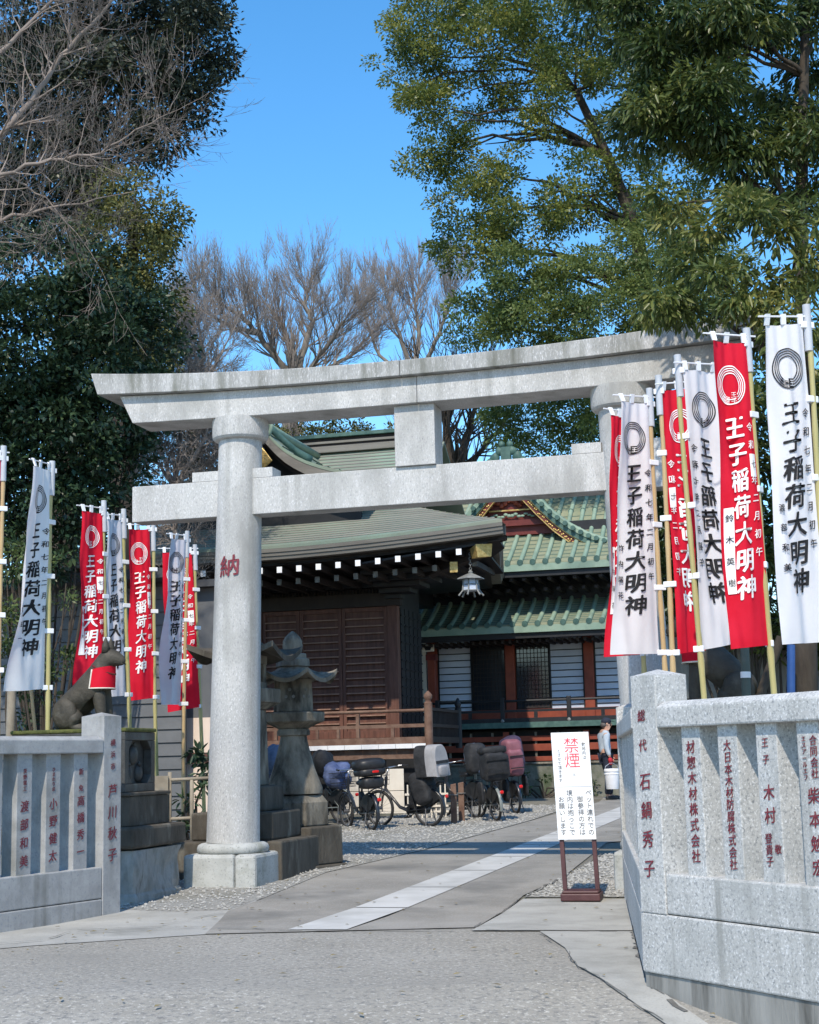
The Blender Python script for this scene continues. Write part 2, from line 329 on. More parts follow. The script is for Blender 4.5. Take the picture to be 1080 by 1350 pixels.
def letters(mb, text, fn, cx, cy, size, pitch, wx=1.0, bold=0.012, slant=0.0, nv=None):
    """a vertical column: the first character is centred at (cx, cy); fn maps the flat sheet (a, b) to a point"""
    e = max(0.0, bold - 0.002) if nv is not None else 0
    sh_ = [(0, 0)] if e == 0 else [(0, 0), (e, 0), (-e, 0), (0, e*.7), (0, -e*.7), (e*.6, e*.5), (-e*.6, -e*.5)]
    for i, ch in enumerate(text):
        if ch == ' ': continue
        vs, fs = glyph(ch, 0.0 if e else min(bold, 0.004))
        for q, (ex, ey) in enumerate(sh_):
            add = nv*(0.0005*q) if nv is not None else None
            pts = [fn(cx + (x + ex + slant*(y + ey))*size*wx, cy - i*pitch + (y + ey + 0.10*x*(1 if slant else 0))*size) for x, y in vs]
            mb.add(pts if add is None else [Vector(p) + add for p in pts], fs)
    return mb

# ------------------------------------------------------------------ ground
def ground_poly(name, pts, lift, mt, kind='structure', parent=None):
    bm = bmesh.new(); vs = [bm.verts.new((p[0], p[1], 0)) for p in pts]; bm.faces.new(vs)
    bmesh.ops.triangulate(bm, faces=bm.faces[:])
    for yb in (6.5, 10.5, 15.0, 34.0):
        bmesh.ops.bisect_plane(bm, geom=bm.verts[:] + bm.edges[:] + bm.faces[:], plane_co=(0, yb, 0), plane_no=(0, 1, 0))
    for v in bm.verts: v.co.z = gz(v.co.y) + lift
    bmesh.ops.recalc_face_normals(bm, faces=bm.faces[:])
    for f in bm.faces:
        if f.normal.z < 0: f.normal_flip()
    me = bpy.data.meshes.new(name); bm.to_mesh(me); bm.free(); me.materials.append(mt)
    o = bpy.data.objects.new(name, me); COL.objects.link(o)
    if kind: o['kind'] = kind
    return o
def gp(pl): return [tuple(G(x, y)[:2]) for x, y in pl]

mb = MB(); ys = [-60, 6.5, 10.5, 15, 34, 420]
for i in range(5):
    a, b = ys[i], ys[i+1]
    mb.add([(-220, a, gz(a)), (220, a, gz(a)), (220, b, gz(b)), (-220, b, gz(b))], [(0, 1, 2, 3)])
tag(mb.build('ground', M['earth']), kind='structure')
edge_y = 13.85
ground_poly('street', [(-60, -40), (60, -40), (60, 9.0), (4.5, 9.0), (2.3, 9.0), (1.95, edge_y), (-1.9, edge_y), (-3.3, 13.3), (-4.6, 12.4), (-10, 10.2), (-60, 6)], 0.004, M['street'])
ground_poly('pavement', [(-10, 10.2), (-4.6, 12.4), (-3.3, 13.3), (-1.9, edge_y), (-1.0, edge_y), (-1.55, 16.3), (-2.2, 17.2), (-3.2, 17.2), (-3.4, 15.4), (-6.5, 10.6), (-11, 3.5), (-13, 5.0)], 0.009, M['apron'])
pathL = gp([(225, 1222), (300, 1203), (345, 1187), (430, 1152), (560, 1122), (700, 1083), (790, 1058)])
pathR = gp([(800, 1112), (742, 1158), (690, 1182), (622, 1228)])
ground_poly('approach_path', [(-1.9, edge_y)] + pathL[1:] + [(4.5, 36.0), (12, 34.0), (11, 24.5), (4.6, 24.0)] + pathR + [(0.6, edge_y)], 0.013, M['path'])
ground_poly('pavement', gp([(622, 1229), (690, 1187), (832, 1187), (834, 1229)]), 0.017, M['apron'])
ground_poly('pavement', gp([(712, 1230), (834, 1230), (850, 1290), (862, 1303), (960, 1372), (905, 1372), (800, 1300), (760, 1275), (745, 1252)]), 0.017, M['apron'])
sl = gp([(380, 1228), (815, 1066)]); sr = gp([(457, 1228), (815, 1081)])
A0, A1, B0, B1 = [Vector((*p, 0)) for p in (sl[0], sl[1], sr[0], sr[1])]
A1 = A1 + (A1 - A0) * 0.15; B1 = B0 + (A1 - A0).normalized() * ((A1 - A0).length) + (B1 - B0 - (A1 - A0)) * 0.0
ns = 11; st = MB()
for i in range(ns):                                   # paving slabs of the pale strip
    a, b = i/ns, (i+1)/ns - 0.0022
    ground_slab = [A0.lerp(A1, a), B0.lerp(B1, a), B0.lerp(B1, b), A0.lerp(A1, b)]
    st.add([(p.x, p.y, gz(p.y) + 0.019) for p in ground_slab], [(0, 1, 2, 3)])
tag(st.build('stone_strip', M['strip']), kind='structure')
# cracks and joints in the concrete
jn = MB()
def joint(pl, wd=0.0045, lift=0.023):
    P = [G(x, y) for x, y in pl]
    Q = []
    for a, b in zip(P[:-1], P[1:]):
        n = max(1, int((b - a).length / 0.12))
        Q += [a.lerp(b, i/n) + Vector((rng.uniform(-.02, .02), rng.uniform(-.03, .03), 0)) for i in range(n)]
    Q.append(P[-1])
    for i in range(len(Q) - 1):
        if rng.random() < .12: continue
        d = (Q[i+1] - Q[i]); s_ = Vector((-d.y, d.x, 0)).normalized() * wd * rng.uniform(0.2, 1.3)
        jn.add([(p.x, p.y, gz(p.y) + lift) for p in (Q[i] - s_, Q[i] + s_, Q[i+1] + s_, Q[i+1] - s_)], [(0, 1, 2, 3)])
joint([(712, 1232), (745, 1254), (760, 1275), (800, 1300), (905, 1372)]); joint([(622, 1228), (690, 1185)]); joint([(690, 1186), (745, 1157), (796, 1126)], 0.02)
joint([(0, 1247), (60, 1242), (100, 1229), (215, 1224), (380, 1229), (620, 1229), (834, 1231)], 0.010); joint([(215, 1222), (300, 1203), (345, 1187)]); joint([(836, 1232), (842, 1262), (857, 1300), (905, 1338)], 0.016)
joint([(115, 1232), (255, 1226)], 0.008)
tag(jn.build('pavement_joints', M['joint']), kind='structure')
grav_polys = [gp([(160, 1200), (225, 1203), (300, 1201), (345, 1186), (430, 1151), (560, 1121), (700, 1082), (760, 1062), (620, 1062), (455, 1085), (420, 1110), (300, 1140), (235, 1160), (165, 1190)]),
              gp([(692, 1184), (742, 1158), (796, 1128), (826, 1122), (832, 1184)])]
for gpoly in grav_polys: ground_poly('gravel_bed', gpoly, 0.010, M['gravel_bed'])
def inside(p, poly):
    c = False; j = len(poly) - 1
    for i in range(len(poly)):
        if (poly[i][1] > p[1]) != (poly[j][1] > p[1]) and p[0] < (poly[j][0]-poly[i][0])*(p[1]-poly[i][1])/(poly[j][1]-poly[i][1]) + poly[i][0]: c = not c
        j = i
    return c
gv = MB(); r0 = random.Random(3)
for gpoly, n in zip(grav_polys, (15000, 3600)):
    x0, x1 = min(p[0] for p in gpoly), max(p[0] for p in gpoly); y0, y1 = min(p[1] for p in gpoly), max(p[1] for p in gpoly)
    k = 0
    while k < n:
        x = r0.uniform(x0, x1); y = r0.uniform(y0, y1)
        k += 1
        if not inside((x, y), gpoly): continue
        s_ = r0.uniform(0.013, 0.034); a = r0.uniform(0, 6.3); ca, sa = math.cos(a)*s_, math.sin(a)*s_; z = gz(y) + 0.012; e = r0.uniform(.5, .9)
        gv.add([(x+ca, y+sa, z), (x-sa*e, y+ca*e, z+s_*.2), (x-ca, y-sa, z), (x+sa*e, y-ca*e, z+s_*.15), (x+ca*.2, y+sa*.2, z+s_*r0.uniform(.5, .8))], [(0,1,4),(1,2,4),(2,3,4),(3,0,4)])
tag(gv.build('gravel', M['gravel']), 'loose pale grey gravel beside the approach path', 'gravel', kind='stuff')

lf_ = MB(); r0 = random.Random(9)
for _ in range(520):                                   # a scatter of fallen leaves
    x = r0.uniform(-3.4, 3.2); y = r0.uniform(9.2, 27); 
    if abs(x - .3) < 1.2 and r0.random() < .6: continue
    s_ = r0.uniform(.018, .038); a = r0.uniform(0, 6.3); c_, d_ = math.cos(a)*s_, math.sin(a)*s_; z = gz(y) + .026
    lf_.add([(x-c_, y-d_, z), (x-d_*.45, y+c_*.45, z+.008), (x+c_, y+d_, z+.004), (x+d_*.45, y-c_*.45, z+.006)], [(0, 1, 2, 3)])
tag(lf_.build('fallen_leaves', mat('dry_leaf', (.16,.12,.05), (.26,.21,.09), 3, .8)), 'small dry fallen leaves scattered over the paving', 'leaves', kind='stuff')
# ------------------------------------------------------------------ the stone gate
MT = SM @ Matrix.Translation((0, 0, gz(17.7)))
gate = thing('torii_gate', 'large pale granite torii gate spanning the shrine approach', 'gate', MT); zt = gz(17.7)
def crown(mb, u0, u1, zb, zt_, vh, ridge, ends):
    n = 14; secs = []
    for i in range(n+1):
        u = u0 + (u1-u0)*i/n; lo, hi = zb(u), zt_(u); ub = u*ends[0]; 
        secs.append([(ub, -vh, lo), (ub, vh, lo), (u, vh, hi), (u, 0, hi+ridge), (u, -vh, hi)])
    vs = [p for s_ in secs for p in s_]; k = 5
    fs = [(i*k+j, (i+1)*k+j, (i+1)*k+(j+1) % k, i*k+(j+1) % k) for i in range(n) for j in range(k)] + [tuple(range(k)), tuple(range(n*k, n*k+k))[::-1]]
    return mb.add(vs, fs)
kt = lambda u: 6.14 + 0.19*(abs(u)/4.07)**2.2 - zt; kb = lambda u: 5.955 + 0.10*(abs(u)/4.07)**2.2 - zt; sb = lambda u: 5.635 + 0.04*(abs(u)/3.6)**2.2 - zt
mb = MB(); crown(mb, -4.09, -0.106, kb, kt, 0.37, 0.07, (0.977,)); crown(mb, -0.10, 4.26, kb, kt, 0.37, 0.07, (0.977,)); mb.build('top_lintel', M['granite_weathered'], gate, bevel=0.008)
mb = MB(); ksb = lambda u: kb(u) - 0.003
crown(mb, -3.74, 0.075, sb, ksb, 0.27, 0.0, (0.953,)); crown(mb, 0.08, 3.92, sb, ksb, 0.27, 0.0, (0.953,)); mb.build('second_lintel', M['granite'], gate, bevel=0.008)
mb = MB(); mb.box(-3.62, 3.78, -0.15, 0.15, 4.455-zt, 4.90-zt); mb.build('tie_beam', M['granite'], gate, bevel=0.008)
mb = MB(); mb.box(-0.23, 0.26, -0.19, 0.19, 4.903-zt, 5.633-zt); mb.build('centre_strut', M['granite'], gate, bevel=0.006)
for s_ in (-1, 1):
    for a, b in (((1.78, 2.05), (2.45, 2.82)) if s_ < 0 else ((1.86, 2.2), (2.66, 2.98))):
        mb = MB(); mb.box(min(s_*a, s_*b), max(s_*a, s_*b), -0.151, 0.151, 4.902-zt, 5.02-zt); mb.build('wedge', M['granite'], gate)
    ub, ut = (-2.37, -2.245) if s_ < 0 else (2.62, 2.43)
    mb = MB(); mb.tube([(ub + (ut-ub)*t, 0, 0.50 + (5.42-zt-0.50)*t) for t in (0, .25, .5, .75, 1)], [0.315, 0.30, 0.288, 0.276, 0.265], 40)
    pil = mb.build('pillar', M['granite'], gate, smooth=True, angle=50)
    mb = MB(); mb.lathe([(0.27, 5.385-zt), (0.315, 5.40-zt), (0.338, 5.425-zt), (0.345, 5.46-zt), (0.345, 5.66-zt)], 40, (ut, 0, 0)); mb.build('pillar_cap', M['granite'], pil, smooth=True, angle=24)
    mb = MB(); mb.lathe([(0.40, 0.38), (0.42, 0.40), (0.425, 0.44), (0.41, 0.475), (0.37, 0.495), (0.30, 0.50)], 40, (ub, 0, 0)); mb.build('base_ring', M['plinth'], pil, smooth=True, angle=50)
    mb = MB(); mb.box(ub-0.45, ub+0.18, -0.45, 0.45, -0.1, 0.382); mb.box(ub+0.188, ub+0.45, -0.452, 0.452, -0.1, 0.38); mb.build('plinth', M['plinth'], gate, bevel=0.04)
    if s_ < 0:
        zc = 3.83 - zt; rr = 0.292; uc = ub + (ut-ub)*0.66
        def fcyl(a, b): an = -math.pi/2 + a/0.29; return (uc + rr*math.cos(an), rr*math.sin(an), b)
        mb = letters(MB(), '納', fcyl, 0, zc, 0.27, 0.3, bold=0.018, slant=0.06, nv=Vector((0, -1, 0))); mb.build('lettering', M['red_ink'], pil)

# ------------------------------------------------------------------ the granite fences
def fence_mats(corner, d):
    x = Vector((d[0], d[1], 0)).normalized(); y = Vector((-x.y, x.x, 0))
    return Matrix(((x.x, y.x, 0, corner[0]), (x.y, y.y, 0, corner[1]), (0, 0, 1, corner[2]), (0, 0, 0, 1)))
def fence_run(root, Fm, x0, x1, h, bal, mt, texts, pw=0.27, conc=True):
    """one straight run; h: plinth, lower rail, baluster top, rail top; bal: first x, pitch, width, depth"""
    T = lambda mb: [tuple(Fm @ Vector(v)) for v in mb.V]
    def put(mb, name, m_, par=root, bev=0.012):
        mb.V = T(mb); return mb.build(name, m_, par, bevel=bev, world=True)
    mb = MB(); zf = 0.085 if conc else -0.12; xp = 0.0 if x0 > 0 else x0; mb.prism([(xp, -0.004, zf), (xp, -0.004, h[0]-0.004), (xp, 0.32, h[0]-0.004), (xp, 0.32, zf)], (x1-xp, 0, 0)); put(mb, 'plinth', mt)
    mb = MB(); mb.box(x0, x1, 0.0, 0.28, h[0]+0.002, h[1]); put(mb, 'lower_rail', mt)
    zb, z = h[2], h[3]
    mb = MB(); mb.prism([(x0, -0.012, zb), (x0, -0.012, z-0.035), (x0, 0.05, z), (x0, 0.22, z), (x0, 0.28, z-0.035), (x0, 0.28, zb)], (x1-x0, 0, 0)); put(mb, 'top_rail', mt)
    x, i = bal[0], 0
    while (x < x1 - 0.02 if bal[1] > 0 else x > x0 + 0.02):
        xa, xb = (x, x + bal[2]) if bal[1] > 0 else (x - bal[2], x)
        mb = MB(); mb.box(max(xa, x0), min(xb, x1), 0.035, 0.035+bal[3], h[1]-0.01, zb+0.01); b = put(mb, 'baluster', mt, bev=0.006); nf = Fm.to_3x3() @ Vector((0, -1, 0))
        if i < len(texts):
            lm = MB(); f = lambda a, bb: tuple(Fm @ Vector((xa + a, 0.032, bb)))
            for t in texts[i]: letters(lm, t[0], f, bal[2]*t[1], t[2], t[3], t[4], bold=t[5] if len(t) > 5 else (0.012 if t[3] > .08 else 0.007), slant=0.05, nv=nf)
            lm.build('lettering', M['red_ink'], b, world=True)
        x += bal[1]; i += 1
def fence_post(root, Fm, x0, x1, y0, y1, zb, zt_, mt, texts=()):
    mb = MB(); z = zt_ - 0.03; c = ((x0+x1)/2, (y0+y1)/2)
    mb.box(x0, x1, y0, y1, zb, z); mb.add([(x0,y0,z),(x1,y0,z),(x1,y1,z),(x0,y1,z),(c[0],c[1],zt_+0.012)], [(0,1,4),(1,2,4),(2,3,4),(3,0,4)])
    mb.F.remove(mb.F[1]); mb.V = [tuple(Fm @ Vector(v)) for v in mb.V]
    p = mb.build('post', mt, root, bevel=0.008, world=True)
    if texts:
        lm = MB(); f = lambda a, b: tuple(Fm @ Vector((x0 + a, y0 - 0.004, b)))
        for t in texts: letters(lm, t[0], f, (x1-x0)*t[1], t[2], t[3], t[4], bold=0.012, slant=0.05, nv=Fm.to_3x3() @ Vector((0, -1, 0)))
        lm.build('lettering', M['red_ink'], p, world=True)
    return p
C0 = (1.465, 10.3, 0.0)
FR = fence_mats(C0, (0.48, -0.877)); FA = fence_mats((C0[0], C0[1], 0), (-0.113, -0.994))
fr = thing('stone_fence', 'bright speckled granite fence with red engraved names beside the notice board', 'fence', Matrix.Translation(C0))
fence_post(fr, FR, 0, 0.27, -0.006, 0.26, 0.466, 2.04, M['granite_fence'], [('総', .42, 1.745, .085, .1), ('代', .42, 1.55, .085, .1), ('石鍋秀子', .45, 1.315, .12, .187)])
fence_run(fr, FR, 0.272, 3.0, (0.47, 0.725, 1.66, 1.83), (0.465, 0.355, 0.185, 0.17), M['granite_fence'], [
    [('材惣木材株式会社', .5, 1.53, .088, .0975)], [('大日本木材防腐株式会社', .5, 1.535, .073, .072)],
    [('王子', .45, 1.545, .062, .10), ('木村', .5, 1.25, .10, .135), ('登貴子', .36, .98, .066, .066), ('敬', .78, .92, .06, .066)],
    [('合同会社', .74, 1.55, .062, .063, .006), ('エスアールエフ', .32, 1.56, .038, .037, .004), ('柴本勉宏', .62, 1.235, .10, .135)]])
mb = MB(); mb.box(0.0, 3.0, 0.012, 0.30, -0.9, 0.082, FR); mb.box(-5.7, -0.02, 0.014, 0.26, -0.9, 0.082, FA); mb.build('footing', M['conc_wall'], fr, world=True)
fence_run(fr, FA, -5.5, -0.004, (0.47, 0.725, 1.66, 1.83), (-0.30, -0.355, 0.185, 0.17), M['granite_fence'], [])
fence_post(fr, FA, -5.77, -5.503, -0.006, 0.26, 0.0, 2.0, M['granite_fence'])
fl = thing('stone_fence', 'shaded grey granite fence with red engraved names in front of the fox statue', 'fence', Matrix.Translation((-3.17, 15.6, 0)))
FL = fence_mats((-3.17, 15.6, 0), (0.5, 0.87))
fence_post(fl, FL, 0, 0.27, -0.006, 0.30, -0.1, 2.035, M['granite_old'], [('横浜市', .5, 1.735, .075, .12), ('芦川秋子', .5, 1.25, .14, .212)])
fence_run(fl, FL, -5.0, -0.004, (0.19, 0.50, 1.63, 1.80), (-0.19, -0.39, 0.2, 0.19), M['granite_old'], [
    [('新免', .5, 1.45, .07, .16), ('高橋秀一', .5, 1.165, .11, .165)], [('ひまわり会', .5, 1.48, .045, .047, .004), ('小野健太', .5, 1.15, .115, .165)],
    [('茨野電工', .5, 1.47, .05, .055, .006), ('渡部和美', .5, 1.14, .115, .17)]], conc=False)
# ------------------------------------------------------------------ shrine buildings (all in the shrine's own axes)
def sput(mb, name, mt, parent, **k):
    mb.V = [tuple(SM @ Vector(v)) for v in mb.V]; return mb.build(name, mt, parent, world=True, **k)
def sbox(name, mt, parent, x0, x1, y0, y1, z0, z1, **k): return sput(MB().box(x0, x1, y0, y1, z0, z1), name, mt, parent, **k)

M['batten'] = mat('lightened_shutter_batten', (0.21,0.115,0.08), (0.30,0.18,0.13), 6, 0.7)  # paler than the shutters: light caught on the battens is put into the colour
# ---- worship hall with the copper roof
hall = thing('worship_hall', 'brown timber shrine hall with grey green curved copper roof and shuttered front', 'hall', SM @ Matrix.Translation((-6.1, 13.9, gz(30))))
UL, UR, VE, VR, ZR = -10.9, -1.24, 11.3, 16.0, 8.65
def lift(u):
    t = (u + 6.07)/4.83; return (0.25 if t > 0 else 0.10)*abs(t)**1.6
def zslope(s): return 5.78 + 2.87*(0.75*s + 0.25*s*s)
SG = 0.38
def roof_front(a, s):
    k = min(1, s/SG)
    l = UL + (-8.75 - UL)*k; r = UR + (-3.45 - UR)*k; u = l + (r - l)*a
    return Vector((u, VE + (VR - VE)*s, zslope(s) + lift(UL + (UR-UL)*a)*(1-k)**1.3))
sput(MB().slab(roof_front, 48, 24, (0, 0, -0.06)), 'roof', M['copper'], hall, smooth=True, angle=40)
rf = hall.children[-1]
def roof_back(a, s): return Vector((-8.75 + 5.3*a, 18.3 + (VR - 18.3)*s, 7.0 + (ZR - 7.0)*s))
sput(MB().slab(roof_back, 4, 4, (0, 0, -0.06)), 'roof', M['copper'], hall)
def side_skirt(a, s):                                     # right-hand skirt of the hipped roof
    e = Vector((-1.24 - 1.36*a, 11.3 + 6.9*a, 6.03 - 0.2*min(1, a*2.5))); h = Vector((-3.45, 13.086 + 5.0*a, zslope(SG)))
    p = e.lerp(h, s); p.z = e.z + (h.z - e.z)*(0.8*s + 0.2*s*s); return p
sput(MB().slab(side_skirt, 10, 6, (0, 0, -0.06)), 'roof', M['copper'], hall, smooth=True, angle=40)
def skirt_l(a, s):
    e = Vector((-10.9, 11.3 + 6.9*a, 5.88)); h = Vector((-8.75, 13.086 + 5.0*a, zslope(SG)))
    return e.lerp(h, s)
sput(MB().slab(skirt_l, 6, 4, (0, 0, -0.06)), 'roof', M['copper'], hall, smooth=True, angle=40)
def seam(mb, s):                                          # horizontal courses of copper sheet
    pts = [roof_front(i/40, s) + Vector((0, -0.004, 0.004)) for i in range(41)]
    for a, b in zip(pts[:-1], pts[1:]): mb.add([a + Vector((0,-.012,.0)), b + Vector((0,-.012,.0)), b + Vector((0,.0,.022)), a + Vector((0,.0,.022))], [(0,1,2,3)])
mb = MB()
for i in range(1, 34): seam(mb, i/34)
sput(mb, 'roof_courses', M['copper_edge'], rf)
# layered eave edge
def eave_edge(prof, name, mt, zoff=0):
    mb = MB(); n = 40; pts = []
    for i in range(n+1):
        u = UL + (UR-UL)*i/n; pts.append([Vector((u, VE + dv, 5.78 - 0.062 + lift(u) + dz)) for dv, dz in prof])
    for i in range(9): 
        a = (i+1)/8 if i < 8 else 1.0
        if i == 8: break
        e = side_skirt(a, 0); pts.append([Vector((e.x - dv, e.y, e.z - 0.062 + dz)) for dv, dz in prof])
    k = len(prof); vs = [p for q in pts for p in q]
    mb.add(vs, [(i*k+j, (i+1)*k+j, (i+1)*k+(j+1) % k, i*k+(j+1) % k) for i in range(len(pts)-1) for j in range(k)] + [tuple(range(k)), tuple(range((len(pts)-1)*k, len(pts)*k))[::-1]])
    return sput(mb, name, mt, hall)
eave_edge([(0.0, 0), (0.01, -0.07), (0.03, -0.075), (0.04, -0.14), (0.06, -0.145), (0.075, -0.21), (0.35, -0.21), (0.35, 0)], 'eave_edge', M['copper_edge'])
eave_edge([(0.30, -0.212), (0.30, -0.30), (0.45, -0.30), (0.45, -0.212)], 'eave_board', M['dark_wood'])
mb = MB()
mb.slab(lambda a, b: Vector((UL + 0.3 + (UR-0.45-UL)*a + (0 if b < .5 else -0.4*a), 11.6 + 2.5*b, 5.46 + lift(UL + (UR-UL)*a)*(1-b) - 0.12*b)), 30, 4, (0, 0, -0.04))
mb.slab(lambda a, b: Vector((-1.6 - 1.36*a - 2.6*b, 11.6 + 6.6*a, 5.50 - 0.12*b + 0.15*(1-a)*(1-b))), 6, 3, (0, 0, -0.04))
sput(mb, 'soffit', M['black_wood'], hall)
i = 0; u = -10.4
while u < -1.75:                                          # two rows of rafters; outer ends painted white, inner ends greyed for their shade
    for (dv, dz, wd, off) in ((0.20, -0.47, 0.05, 0), (0.85, -0.64, 0.045, 0.17)):
        x = u + off; z = 5.78 + lift(x)*0.85 + dz
        if x > -1.9: continue
        r_ = sbox('rafter', M['dark_wood'], hall, x-wd, x+wd, VE+dv, 13.9, z-0.055, z+0.055)
        sbox('rafter_end', M['white_paint'] if off == 0 else M['iron'], r_, x-wd-.004, x+wd+.004, VE+dv-0.012, VE+dv-0.001, z-0.06, z+0.06)
    u += 0.412
# walls
sbox('body', M['black_wood'], hall, -8.6, -4.12, 13.98, 15.9, 0.6, 6.9); sbox('gap_filler', M['black_wood'], hall, -5.6, -4.6, 15.91, 19.2, 5.15, 6.3)  # second box is added, dark, to block bright sky between hall and sanctuary
for x in (-8.5, -7.25, -4.19): sbox('post', M['shutter'], hall, x-0.11, x+0.11, 13.84, 14.06, 1.80, 4.72, bevel=0.01)
sbox('lintel', M['dark_wood'], hall, -8.7, -4.0, 13.80, 13.98, 4.72, 5.0); sbox('lintel', M['black_wood'], hall, -8.7, -4.0, 13.72, 13.98, 5.12, 5.32)
mb = MB()
for i in range(60):
    x = -8.5 + i*0.073; mb.box(x, x+0.03, 13.9, 13.93, 5.005, 5.115)
sput(mb, 'transom_lattice', M['dark_wood'], hall)
for (a, b) in ((-8.38, -7.37), (-7.13, -6.28), (-6.27, -5.33), (-5.32, -4.31)):
    mb = MB(); mb.box(a, b, 13.93, 13.97, 1.95, 4.715)
    mb.box(a, a+0.075, 13.885, 13.929, 1.95, 4.715); mb.box(b-0.075, b, 13.885, 13.929, 1.95, 4.715); mb.box(a+.076, b-.076, 13.885, 13.929, 1.95, 2.1); mb.box(a+.076, b-.076, 13.885, 13.929, 4.62, 4.715)
    p_ = sput(mb, 'shutter', M['shutter'], hall, bevel=0.004); mb = MB(); z = 2.26
    while z < 4.6: mb.box(a+.076, b-.076, 13.865, 13.929, z-0.013, z+0.013); z += 0.158
    sput(mb, 'battens', M['batten'], p_)
sbox('sill_beam', M['brown_wood'], hall, -8.6, -4.0, 13.8, 14.0, 1.802, 1.945)
for k in range(5):
    y = 13.98 + 0.19 + k*0.36; mb = MB()
    mb.box(-4.115, -4.09, y, y+.3, 1.95, 4.7)
    for j in range(14): mb.box(-4.089, -4.07, y, y+.3, 2.05 + j*.19, 2.08 + j*.19)
    sput(mb, 'side_lattice', M['black_wood'], hall)
# raised veranda and its railing
mb = MB(); mb.box(-9.2, -3.2, 12.62, 13.95, 1.69, 1.80); mb.box(-4.1, -3.2, 13.96, 15.3, 1.69, 1.80); sput(mb, 'veranda_floor', M['brown_wood'], hall)
x = -9.2
while x < -3.25: sbox('floor_edge', M['white_paint'], hall, x, min(x+0.352, -3.2), 12.598, 12.618, 1.705, 1.797); x += 0.358
sbox('floor_beam', M['brown_wood'], hall, -9.2, -3.25, 12.7, 12.86, 1.50, 1.688)
for x in (-9.0, -7.4, -5.8, -4.2, -3.35): sbox('floor_post', M['dark_wood'], hall, x-.08, x+.08, 12.75, 12.91, 0.3, 1.5)
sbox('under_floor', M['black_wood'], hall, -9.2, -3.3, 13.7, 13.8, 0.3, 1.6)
rail = sput(MB().rod((-9.2, 12.66, 2.455), (-3.17, 12.66, 2.455), 0.034, 10), 'top_rail', M['brown_wood'], hall, smooth=True, angle=50)
sbox('middle_rail', M['brown_wood'], hall, -9.2, -3.17, 12.64, 12.68, 2.12, 2.19); sbox('bottom_rail', M['brown_wood'], hall, -9.2, -3.2, 12.62, 12.72, 1.803, 1.93)
for x in (-8.2, -6.4, -4.63):
    sbox('rail_post', M['brown_wood'], hall, x-.035, x+.035, 12.625, 12.695, 1.935, 2.42)
    sput(MB().lathe([(0.0, 0), (0.06, .0), (0.06, .02), (0.02, 0.045)], 14), 'knob', M['bamboo_tan'], hall); o = hall.children[-1]
    o.data.transform(Matrix.Identity(4)); 
    q = MW[hall.name].inverted() @ SM @ Matrix.Translation((x, 12.618, 1.868)) @ Matrix.Rotation(R(90), 4, 'X') @ Matrix.Translation((0,0,0)) @ SM.inverted() @ MW[hall.name]; o.data.transform(q)
for x in (-7.3, -5.5, -5.05, -3.9): sbox('rail_strut', M['brown_wood'], hall, x-.03, x+.03, 12.635, 12.685, 1.935, 2.118)
mb = MB(); mb.lathe([(0.085, 1.70), (0.085, 2.60), (0.06, 2.62), (0.06, 2.66), (0.09, 2.70), (0.085, 2.76), (0.03, 2.82), (0.01, 2.84)], 16, (-3.15, 12.66, 0)); sput(mb, 'newel_post', M['brown_wood'], hall, smooth=True, angle=50)
mb = MB(); mb.lathe([(0.075, 1.70), (0.075, 2.55), (0.05, 2.57), (0.08, 2.64), (0.03, 2.76), (0.01, 2.78)], 14, (-3.15, 15.3, 0)); sput(mb, 'newel_post', M['black_wood'], hall, smooth=True, angle=50)
for z, h in ((2.45, .06), (2.12, .07), (1.81, .12)): sbox('side_rail', M['dark_wood'], hall, -3.185, -3.12, 12.75, 15.22, z, z+h)
mb = MB()
for k in range(22): mb.box(-3.165, -3.14, 12.85 + k*.11, 12.88 + k*.11, 1.93, 2.45)
sput(mb, 'side_lattice', M['dark_wood'], hall)
# hip rafter and gilt caps
hr = sput(MB().hexa([(-4.2, 13.8, 5.05), (-4.05, 13.95, 5.05), (-1.62, 11.72, 5.36), (-1.77, 11.57, 5.36)], [(-4.2, 13.8, 5.3), (-4.05, 13.95, 5.3), (-1.62, 11.72, 5.62), (-1.77, 11.57, 5.62)]), 'hip_rafter', M['dark_wood'], hall)
sput(MB().hexa([(-1.95, 11.70, 5.33), (-1.58, 11.75, 5.36), (-1.56, 11.72, 5.36), (-1.79, 11.52, 5.33)], [(-1.99, 11.70, 5.53), (-1.55, 11.75, 5.60), (-1.53, 11.72, 5.62), (-1.82, 11.50, 5.60)]), 'rafter_cap', M['gold'], hr, bevel=0.01)
sbox('gilt_fitting', M['gold'], hall, -2.43, -2.27, 11.83, 11.86, 5.10, 5.32, bevel=0.01)
mb = MB()
for k in range(5):                                        # bracket blocks stepping out under the eave
    mb.box(-4.3 - .05*k, -3.95 + .28*k, 13.7 - .28*k, 14.0, 4.86 + .1*k, 4.95 + .1*k)
sput(mb, 'bracket', M['black_wood'], hall)
# main ridge
for (d, z0, z1, mt) in ((.26, 8.55, 8.70, 'copper_edge'), (.20, 8.702, 8.76, 'dark_wood'), (.24, 8.762, 8.82, 'copper_edge'), (.19, 8.822, 8.90, 'dark_wood'), (.28, 8.902, 8.99, 'dark_verdigris')):
    sbox('ridge_course', M[mt], hall, -8.55, -3.7, VR-d, VR+d, z0, z1, bevel=0.008)
